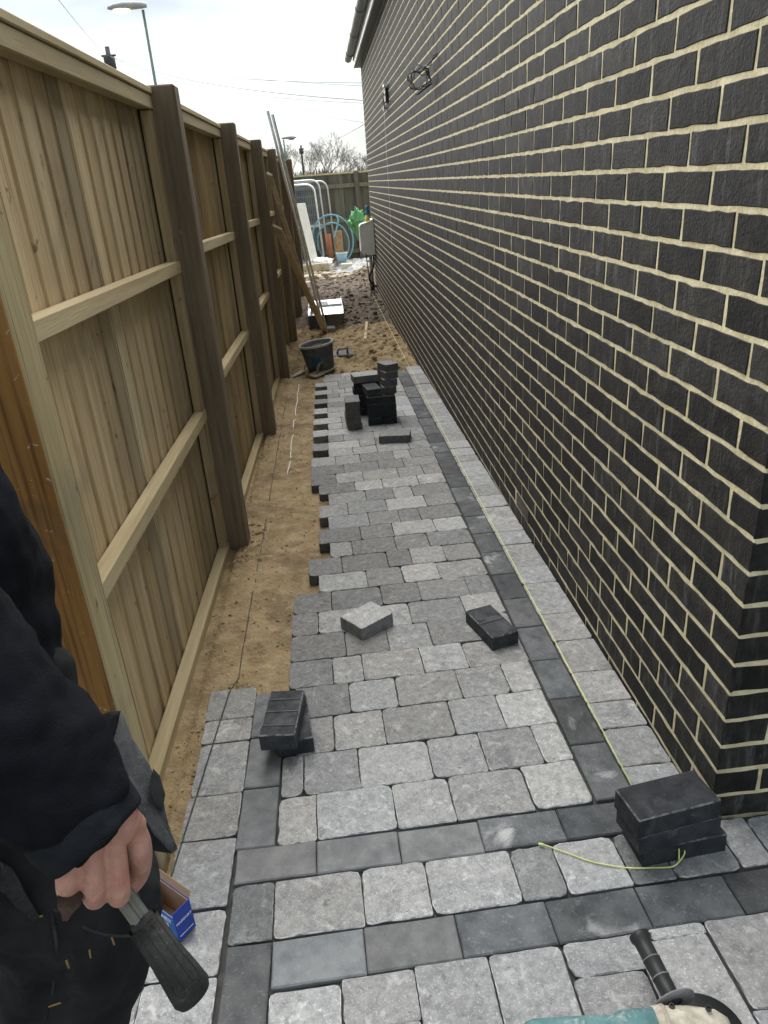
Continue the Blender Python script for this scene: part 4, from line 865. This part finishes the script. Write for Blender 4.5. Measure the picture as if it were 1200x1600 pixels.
m = MB(); m.add(vs, fs, DM); m.add([(v[0]*.985, v[1]*.985, v[2]-.0016) for v in vs], [tuple(reversed(f_)) for f_ in fs], DM); m.build('guard', MT['blackp'], GR, True)
m = MB(); m.lathe([(.011, .0), (.0625, .0), (.0625, .003), (.011, .003)], 40, DM @ T(.0, 0, -.006)); m.build('cutting_disc', MT['grey'], GR)
m = MB(); m.lathe([(.02, -.010), (.02, .02), (.012, .03)], 20, DM); m.build('spindle_nut', MT['blackp'], GR)

# ------------------------------------------------------------------ blue screw box by the man's boot
ba = Vector((-1.230, -0.165, -0.059)); bb = Vector((-1.210, -0.141, -0.060)); e1 = (bb-ba); wl = e1.length; e1.normalize(); e2 = Vector((-e1.y, e1.x, 0)); e1.z = 0; e1.normalize(); e2.normalize()
BXo = thing('screw_box', ba, 'open blue cardboard screw box with white print beside the man\'s boot', 'box')
BXM = Matrix(((e1.x, e2.x, 0, ba.x), (e1.y, e2.y, 0, ba.y), (0, 0, 1, gp(ba.y)+.002), (0, 0, 0, 1))); bl_, bh_ = .105, .085; wl = max(wl, .045)
m = MB(); m.box((0, 0, 0), (wl, .0015, bh_), BXM); m.build('end_panel', MT['bluecard'], BXo)
m = MB(); m.box((0, .0017, 0), (.0015, bl_, bh_-.012), BXM); m.build('light_panel', MT['bluelight'], BXo)
m = MB(); m.box((wl-.0015, .0017, 0), (wl, bl_, bh_), BXM); m.build('far_panel', MT['bluecard'], BXo)
m = MB(); m.box((.0017, bl_-.0015, 0), (wl-.0017, bl_, bh_), BXM); m.box((.0017, .0017, .001), (wl-.0017, bl_-.0017, .003), BXM); m.box((wl-.0035, .002, .004), (wl-.002, bl_-.002, bh_-.001), BXM); m.box((.002, .002, .004), (.003, bl_-.002, bh_-.014), BXM); m.box((.003, .0017, .004), (wl-.0035, .0025, bh_-.002), BXM); m.build('card_lining', MT['card'], BXo)
m = MB(); m.box((0, 0, 0), (.0015, bl_-.004, .016), BXM @ T(wl, .002, bh_, 0, 0, R(28))); m.build('back_flap', MT['card'], BXo)
m = MB(); m.box((.002, 0, 0), (wl-.002, .0015, .02), BXM @ T(0, bl_, bh_, 0, R(-40))); m.build('end_flap', MT['card'], BXo)
LPm = BXM @ Matrix(((0, 0, -1, -.0006), (-1, 0, 0, .05), (0, 1, 0, .045), (0, 0, 0, 1)))
text_mesh('MASONRY', .017, 'lettering', MT['print'], BXo, LPm @ T(0, .010, 0)); text_mesh('SCREWS', .014, 'lettering', MT['print'], BXo, LPm @ T(0, -.008, 0))
m = MB(); m.box((-.03, -.026, 0), (.03, -.02, .0008), LPm); m.box((-.03, .022, 0), (-.005, .026, .0008), LPm); m.build('print_bar', MT['print'], BXo)
EPm = BXM @ Matrix(((1, 0, 0, wl/2), (0, 0, -1, -.0006), (0, 1, 0, .05), (0, 0, 0, 1)))
text_mesh('MASONRY', .0085, 'lettering', MT['print'], BXo, EPm); m = MB(); m.box((-.018, -.036, 0), (.018, -.0345, .0008), EPm); m.build('print_bar', MT['print'], BXo)

# ------------------------------------------------------------------ the man at the left
def loft(m, secs, n=28, pw=2.3, cap=True):
    vs = []; fs = []
    for c, rx, ry, yaw in secs:
        for j in range(n):
            t = 2*math.pi*j/n; c_, s_ = math.cos(t), math.sin(t); a = rx*math.copysign(abs(c_)**(2/pw), c_); b_ = ry*math.copysign(abs(s_)**(2/pw), s_)
            vs.append((c[0]+a*math.cos(yaw)-b_*math.sin(yaw), c[1]+a*math.sin(yaw)+b_*math.cos(yaw), c[2]))
    for i in range(len(secs)-1):
        for j in range(n): fs.append((i*n+j, i*n+(j+1) % n, (i+1)*n+(j+1) % n, (i+1)*n+j))
    if cap: fs.append(tuple(range(n-1, -1, -1))); fs.append(tuple((len(secs)-1)*n+j for j in range(n)))
    return m.add(vs, fs)
def fuse(m, voxel, smooth_it, name='fused'):
    me = m.mesh(name, MT['skin']); o = bpy.data.objects.new(name, me); COL.objects.link(o)
    md = o.modifiers.new('r', 'REMESH'); md.mode = 'VOXEL'; md.voxel_size = voxel; md.adaptivity = 0
    if smooth_it: ms = o.modifiers.new('s', 'SMOOTH'); ms.factor = .5; ms.iterations = smooth_it
    dg = bpy.context.evaluated_depsgraph_get(); dg.update(); ev = bpy.data.meshes.new_from_object(o.evaluated_get(dg)); bpy.data.objects.remove(o); return ev
def limb(m, pts, rad, n=16): m.tube(smooth_pts(pts, 5) if len(pts) > 2 else pts, rad if not isinstance(rad, list) else [rad[0]+0*i for i in range(1)] , n)
def taper(m, pts, rads, n=16, k_=5):
    P_ = smooth_pts(pts, k_); rr = []
    for i in range(len(P_)):
        u_ = i/k_; a = min(int(u_), len(rads)-2); rr.append(rads[a]+(rads[a+1]-rads[a])*(u_-a))
    m.tube(P_, rr, n); m.ball(P_[0], rr[0], 2); m.ball(P_[-1], rr[-1], 2)
YAW = R(-32)                               # he faces away from the camera and to its right
Fd = Vector((-math.sin(YAW), math.cos(YAW), 0)); Rt = Vector((math.cos(YAW), math.sin(YAW), 0))
HC = Vector((-1.375, -.435, .90)); gz = gp(-.4)
sh = HC+Vector((0, 0, .53))-Fd*.02
shR, shL = sh+Rt*.185, sh-Rt*.185
elR = Vector((-1.235, -.600, 1.105)); wrR = Vector((-1.056, -0.707, 0.870))
elL = shL+Vector((0, 0, -.29))-Rt*.05-Fd*.02; wrL = elL+Fd*.12+Vector((0, 0, -.23))
hipR, hipL = HC+Rt*.095+Vector((0, 0, -.02)), HC-Rt*.095+Vector((0, 0, -.02))
knR = Vector((-1.215, -.505, .47)); anR = Vector((-1.40, -.60, gz+.09)); knL = hipL+Fd*.06-Rt*.03+Vector((0, 0, -.43)); anL = knL-Fd*.06-Rt*.02; anL.z = gz+.09
hd = sh+Vector((0, 0, .25))+Fd*.03
PERSON = thing('person', (HC.x, HC.y, gz), 'man in navy top and black work trousers holding a brick hammer at the left edge', 'person')
b = MB()
loft(b, [(HC+Vector((0, 0, -.10)), .15, .11, YAW), (HC, .165, .12, YAW), (HC+Vector((0, 0, .15)), .145, .105, YAW), (HC+Vector((0, 0, .35)), .165, .11, YAW), (HC+Vector((0, 0, .50)), .17, .085, YAW), (HC+Vector((0, 0, .56)), .10, .06, YAW)])
taper(b, [sh+Vector((0, 0, -.02)), sh+Vector((0, 0, .12))+Fd*.01], [.062, .058])
for s_ in (1, -1): taper(b, [shR if s_ > 0 else shL, elR if s_ > 0 else elL, wrR if s_ > 0 else wrL], [.055, .043, .029])
taper(b, [hipR, knR, anR], [.085, .058, .04]); taper(b, [hipL, knL, anL], [.085, .058, .04])
for an in (anR, anL): taper(b, [an+Vector((0, 0, -.03))-Fd*.04, an+Vector((0, 0, -.05))+Fd*.08, an+Vector((0, 0, -.065))+Fd*.17], [.038, .035, .025])
# head with brow, nose, lips, chin and ears
b.ball(hd, 1, 3, Matrix.Rotation(YAW, 4, 'Z'), (.074, .096, .105)); b.ball(hd+Fd*.035+Vector((0, 0, -.06)), 1, 3, Matrix.Rotation(YAW, 4, 'Z'), (.058, .065, .06))
b.tube([hd+Fd*.092+Vector((0, 0, .015)), hd+Fd*.118+Vector((0, 0, -.03))], [.009, .016], 10); b.ball(hd+Fd*.108+Vector((0, 0, -.032)), .016, 2)
b.ball(hd+Fd*.096+Vector((0, 0, -.066)), 1, 2, Matrix.Rotation(YAW, 4, 'Z'), (.024, .011, .007)); b.ball(hd+Fd*.094+Vector((0, 0, -.078)), 1, 2, Matrix.Rotation(YAW, 4, 'Z'), (.02, .011, .008)); b.ball(hd+Fd*.09+Vector((0, 0, -.105)), .022, 2)
for s_ in (1, -1): b.ball(hd+Rt*s_*.078+Vector((0, 0, -.01))-Fd*.005, 1, 2, Matrix.Rotation(YAW, 4, 'Z'), (.010, .02, .032)); b.ball(hd+Fd*.082+Rt*s_*.032+Vector((0, 0, .028)), 1, 2, Matrix.Rotation(YAW, 4, 'Z'), (.024, .014, .008))
# right hand closed round the hammer; joints placed where the photograph shows them
H = lambda *a: Vector(a)
mcp = [Vector(v) for v in ((-1.061, -0.743, 0.851), (-1.045, -0.733, 0.850), (-1.030, -0.720, 0.847), (-1.017, -0.702, 0.840))]
pip = [Vector(v) for v in ((-1.064, -0.753, 0.830), (-1.045, -0.751, 0.817), (-1.028, -0.742, 0.805), (-1.016, -0.711, 0.811))]
dip = [Vector(v) for v in ((-1.073, -0.736, 0.805), (-1.053, -0.734, 0.791), (-1.037, -0.726, 0.781), (-1.026, -0.697, 0.782))]
tip = [Vector(v) for v in ((-1.077, -0.719, 0.802), (-1.057, -0.714, 0.787), (-1.042, -0.707, 0.779), (-1.039, -0.686, 0.777))]
wr2 = Vector((-1.050, -0.711, 0.855))
hb = MB()
for i in range(4):
    r0 = (.0090, .0094, .0092, .0094)[i]
    taper(hb, [wrR.lerp(wr2, .5+.1*i) , wr2.lerp(mcp[i], .55), mcp[i], pip[i], dip[i], tip[i]], [.015, .0140, .0108, r0+.0012, r0+.0004, r0-.0016], 14, 4)
    hb.ball(mcp[i], .0128, 2)
hb.ball(mcp[0].lerp(mcp[3], .5).lerp(wr2, .4)+Vector((.004, .012, 0)), 1, 2, None, (.034, .024, .026))
taper(hb, [wrR, wr2], [.029, .026], 16)
th_ = [Vector(v) for v in ((-1.032, -0.696, 0.836), (-1.027, -0.686, 0.799), (-1.030, -0.692, 0.768), (-1.039, -0.703, 0.759))]
taper(hb, th_, [.019, .0155, .0125, .0095], 14, 4)
me = fuse(hb, .0018, 3)
bodymesh = fuse(b, .006, 4)
hm = bmesh.new(); hm.from_mesh(bodymesh); hm.from_mesh(me); nb_ = bpy.data.meshes.new('body'); hm.to_mesh(nb_); hm.free()
nb_.transform(Matrix.Translation(-WORLD(PERSON))); nb_.materials.clear(); nb_.materials.append(MT['skin'])
for p_ in nb_.polygons: p_.use_smooth = True
bo = bpy.data.objects.new('body', nb_); COL.objects.link(bo); bo.parent = PERSON
def cloth(m, name, mt, voxel=.007, it=4, folds=.004, fs_=14, seed=0, stretch=(1, 1, 1), parent=None):
    me_ = fuse(m, voxel, it)
    nrm_ = [v.vector.copy() for v in me_.vertex_normals]; cos_ = [v.co.copy() for v in me_.vertices]; flat_ = []
    for co_, nn in zip(cos_, nrm_):
        q_ = Vector((co_.x*fs_*stretch[0], co_.y*fs_*stretch[1], co_.z*fs_*stretch[2])); d = fbm(q_.x+seed, q_.y, q_.z, 3)
        rdg = 1-abs(noise.noise(q_*1.3+Vector((seed, 3, 1)))); flat_ += list(co_+nn*folds*(d+.9*(rdg-.5)))
    me_.vertices.foreach_set('co', flat_); me_.update()
    me_.materials.clear(); me_.materials.append(MT[mt]); me_.transform(Matrix.Translation(-WORLD(parent or PERSON)))
    for p_ in me_.polygons: p_.use_smooth = True
    o = bpy.data.objects.new(name, me_); COL.objects.link(o); o.parent = parent or PERSON; return o
j = MB()
loft(j, [(HC+Vector((0, 0, -.10))+Fd*.012, .205, .165, YAW), (HC+Fd*.015, .212, .172, YAW), (HC+Vector((0, 0, .15))+Fd*.015, .205, .165, YAW), (HC+Vector((0, 0, .35)), .205, .145, YAW), (HC+Vector((0, 0, .52)), .195, .11, YAW), (HC+Vector((0, 0, .60)), .09, .075, YAW)])
JK = cloth(j, 'jacket', 'navy', .007, 3, .012, 9, 3, (1, 1, 1.3))
s_ = MB(); wc = Vector((-1.053, -0.715, 0.865)); sdir = (wc-elR).normalized()
taper(s_, [shR, elR.lerp(shR, .4), elR, elR.lerp(wc, .35), elR.lerp(wc, .72), wc-sdir*.02], [.085, .079, .074, .070, .064, .052], 20)
taper(s_, [shL, elL, wrL], [.085, .07, .052])
cloth(s_, 'sleeves', 'navy', .005, 3, .0085, 12, 8, (1, 1, 1.5))
s_ = MB(); s_.tube([wc-sdir*.05, wc-sdir*.03, wc, wc+sdir*.022], [.049, .051, .0505, .047], 22); cloth(s_, 'cuff', 'navy2', .004, 3, .0015, 30, 2)
t_ = MB()
loft(t_, [(HC+Vector((0, 0, -.16)), .185, .145, YAW), (HC+Vector((0, 0, -.05)), .19, .15, YAW), (HC+Vector((0, 0, .06)), .18, .14, YAW)])
for hp_, kn, an in ((hipR, knR, anR), (hipL, knL, anL)): taper(t_, [hp_, hp_.lerp(kn, .5), kn, kn.lerp(an, .5), an], [.135, .118, .100, .095, .088], 20)
TRS = cloth(t_, 'trousers', 'trouser', .006, 2, .020, 9, 5, (1, 1, .8))
for an in (anR, anL):
    s_ = MB(); taper(s_, [an+Vector((0, 0, -.045))-Fd*.05, an+Vector((0, 0, -.045))+Fd*.08, an+Vector((0, 0, -.058))+Fd*.19], [.046, .045, .035]); taper(s_, [an, an+Vector((0, 0, .06))], [.05, .052]); cloth(s_, 'boot', 'boot', .006, 3, .001, 20, 2)
s_ = MB(); s_.ball(hd+Vector((0, 0, .028))-Fd*.012, 1, 3, Matrix.Rotation(YAW, 4, 'Z'), (.080, .098, .098)); hme = cloth(s_, 'hair', 'hair', .004, 2, .004, 60, 1)
for s_i in (1, -1): m = MB(); m.ball(hd+Fd*.083+Rt*s_i*.032+Vector((0, 0, .012)), .0125, 2); m.build('eye', MT['eye'], PERSON, True)
# hanging holster pocket: two stitched panels and the open mouth
def sheet(poly, depths, th, mt, name, parent, bulge=.0):
    m_ = MB(); n = len(poly); c_ = sum((Vector(v) for v in poly), Vector())/n; fwd = (c_-cp).normalized()
    a = [Vector(v) for v in poly]; b2 = [v+fwd*th for v in a]; cc_ = c_-fwd*bulge
    fs = [(i, (i+1) % n, 2*n) for i in range(n)]+[(n+(i+1) % n, n+i, 2*n+1) for i in range(n)]+[((i+1) % n, i, n+i, n+(i+1) % n) for i in range(n)]
    m_.add(a+b2+[cc_, c_+fwd*th], [tuple(reversed(f_)) for f_ in fs]); return m_.build(name, MT[mt], parent)
def panel(poly, th, mt, name, parent, sub=4, amp=.004, seed=1., col=None):
    m_ = sheet(poly, None, th, mt, name, parent); bm = bmesh.new(); bm.from_mesh(m_.data); bmesh.ops.subdivide_edges(bm, edges=list(bm.edges), cuts=sub, use_grid_fill=True); bmesh.ops.triangulate(bm, faces=list(bm.faces))
    for v in bm.verts: v.co += Vector((.3, -.9, .2))*amp*(fbm(v.co.x*22+seed, v.co.y*22, v.co.z*22, 3)+.8*(.5-abs(noise.noise(v.co*34+Vector((seed, 0, 0))))))
    bm.to_mesh(m_.data); bm.free()
    for p_ in m_.data.polygons: p_.use_smooth = True
    if col: m_.color = (*col, 1)
    return m_
HP = [(-1.091, -0.478, 0.801), (-1.081, -0.492, 0.771), (-1.057, -0.522, 0.746), (-1.044, -0.542, 0.726), (-1.038, -0.563, 0.695), (-1.028, -0.580, 0.670), (-1.034, -0.585, 0.670), (-1.052, -0.577, 0.697), (-1.068, -0.564, 0.725), (-1.085, -0.546, 0.750), (-1.096, -0.533, 0.765), (-1.100, -0.518, 0.774)]
panel(HP, .006, 'pouch', 'holster_pocket', PERSON, 4, .006)
HQ = [(-1.072, -0.563, 0.653), (-1.055, -0.565, 0.651), (-1.039, -0.567, 0.649), (-1.046, -0.557, 0.657), (-1.063, -0.541, 0.679), (-1.081, -0.525, 0.699), (-1.090, -0.529, 0.691), (-1.078, -0.546, 0.667)]
panel(HQ, .012, 'trouser', 'pocket_lining', PERSON, 3, .003, 4.)
HR = [(-1.152, -0.453, 0.778), (-1.132, -0.459, 0.780), (-1.112, -0.461, 0.788), (-1.095, -0.470, 0.794), (-1.099, -0.488, 0.780), (-1.104, -0.507, 0.762), (-1.118, -0.494, 0.763), (-1.140, -0.469, 0.769)]
panel(HR, .02, 'trouser', 'pocket_mouth', PERSON, 3, .003, 7.)
HS_ = [(-1.050, -0.533, 0.754), (-1.043, -0.537, 0.745), (-1.038, -0.548, 0.726), (-1.043, -0.558, 0.709), (-1.050, -0.556, 0.713), (-1.057, -0.546, 0.735)]
panel(HS_, .006, 'trouser', 'pocket_flap', PERSON, 3, .003, 2.)
# bar tacks and a thigh pocket on the trousers
tm = TRS.data; bv = BVHTree.FromPolygons([v.co for v in tm.vertices], [tuple(p_.vertices) for p_ in tm.polygons]); off_ = WORLD(PERSON)
def on_cloth(v):
    d = (Vector(v)-cp).normalized(); h = bv.ray_cast(cp-off_, d); return h[0]+off_ if h[0] is not None else None
stm = MB()
for a, b_ in (((-1.200, -0.527, 0.442), (-1.199, -0.532, 0.432)), ((-1.233, -0.530, 0.431), (-1.230, -0.535, 0.421)), ((-1.168, -0.522, 0.456), (-1.165, -0.527, 0.446)), ((-1.262, -0.555, 0.375), (-1.245, -0.554, 0.379)), ((-1.133, -0.501, 0.507), (-1.112, -0.493, 0.526)), ((-1.270, -0.503, 0.486), (-1.259, -0.503, 0.489))):
    pa, pb = on_cloth(a), on_cloth(b_)
    if pa is not None and pb is not None: stm.tube([pa, pa.lerp(pb, .5)-(pa-cp).normalized()*.001, pb], .0014, 5); stm.build('bar_tack', MT['stitch'], PERSON); stm = MB()
for ln_ in (((-1.127, -0.500, 0.508), (-1.119, -0.518, 0.472), (-1.116, -0.536, 0.431), (-1.118, -0.554, 0.391), (-1.124, -0.572, 0.352)), ((-1.243, -0.500, 0.496), (-1.197, -0.516, 0.467), (-1.154, -0.523, 0.456), (-1.123, -0.523, 0.460)), ((-1.247, -0.502, 0.492), (-1.244, -0.522, 0.448), (-1.253, -0.543, 0.400), (-1.268, -0.561, 0.361))):
    q_ = [on_cloth(v) for v in ln_]; q_ = [v for v in q_ if v is not None]
    if len(q_) > 2: m = MB(); m.tube(smooth_pts(q_, 4), .0022, 5); m.build('seam', MT['pouch'], PERSON, True, color=(.5, .5, .52))
pk = [on_cloth(v) for v in ((-1.310, -0.467, 0.561), (-1.295, -0.472, 0.552), (-1.279, -0.488, 0.519), (-1.263, -0.503, 0.488), (-1.273, -0.505, 0.482), (-1.314, -0.484, 0.523))]
if all(v is not None for v in pk): panel([v-(v-cp).normalized()*.012 for v in pk], .008, 'pouch', 'knee_pocket', PERSON, 3, .003, 3., (.55, .55, .55))

# ------------------------------------------------------------------ brick hammer in his hand
ge, gj = Vector((-0.979, -0.762, 0.675)), Vector((-1.021, -0.734, 0.756)); hi = Vector((-1.046, -0.718, 0.803))
HM = thing('brick_hammer', ge, 'brick hammer with black rubber grip and rusty blade held head-up in the man\'s fist', 'hammer')
MM, ln = align(ge, gj)
m = MB(); pf = [(.008, -.004), (.0185, .0), (.0215, .006), (.0205, .02), (.0175, .05), (.0165, .09), (.0175, ln-.05), (.0165, ln-.02), (.0125, ln-.003), (.010, ln)]
n = 26; vs = []; fs = []
for r_i, z_ in pf:
    for k_ in range(n):
        t = 2*math.pi*k_/n; g_ = 1-.012*(k_ % 2 == 0)*0; vs.append((r_i*.92*math.cos(t)*g_, r_i*.80*math.sin(t)*g_, z_))
for i in range(len(pf)-1):
    for k_ in range(n): fs.append((i*n+k_, i*n+(k_+1) % n, (i+1)*n+(k_+1) % n, (i+1)*n+k_))
fs.append(tuple(range(n-1, -1, -1))); fs.append(tuple((len(pf)-1)*n+k_ for k_ in range(n))); m.add(vs, fs, MM); m.build('grip', MT['grip'], HM, True)
m = MB()
for k_ in range(12):
    t = 2*math.pi*k_/12; m.tube([MM @ Vector((r_i*.92*math.cos(t), r_i*.80*math.sin(t), z_)) for r_i, z_ in ((.0205, .02), (.0176, .05), (.0166, .088))], .00025, 4)
m.build('grip_ridges', MT['grip'], HM, True)
MM, ln2 = align(gj, hi); m = MB(); m.box((-.0085, -.006, -.005), (-.0015, .006, ln2), MM, .002); m.box((.0015, -.006, -.005), (.0085, .006, ln2), MM, .002); m.box((-.0015, -.0045, -.005), (.0015, .0045, ln2), MM); m.build('shaft', MT['shaft'], HM)
h0 = Vector((-1.049, -0.723, 0.824)); h1 = Vector((-1.062, -0.756, 0.823)); h2 = Vector((-1.057, -0.781, 0.822))
m = MB(); q0 = h0-(h1-h0)*.4
def flat(m_, secs, nrm):
    vs = []; fs = []
    for c_, wd, thk, sd2 in secs:
        s2 = Vector(sd2).normalized()*wd; t2 = Vector(nrm).normalized()*thk; vs += [c_-s2-t2, c_+s2-t2, c_+s2+t2, c_-s2+t2]
    for i in range(len(secs)-1):
        for k_ in range(4): fs.append((i*4+k_, i*4+(k_+1) % 4, i*4+4+(k_+1) % 4, i*4+4+k_))
    fs.append((3, 2, 1, 0)); e = (len(secs)-1)*4; fs.append((e, e+1, e+2, e+3)); return m_.add(vs, fs)
cx_ = (cp-h1).normalized(); dr = (h2-h1).normalized(); sv = dr.cross(cx_)
flat(m, [(q0, .011, .011, sv), (h0, .011, .011, sv), (h0.lerp(h1, .6), .0115, .008, sv), (h1, .0108, .006, sv), (h1.lerp(h2, .5)+sv*.0012, .0088, .004, sv), (h2-dr*.008+sv*.002, .005, .0025, sv), (h2+sv*.003, .002, .0012, sv)], cx_); m.build('blade', MT['rust'], HM)
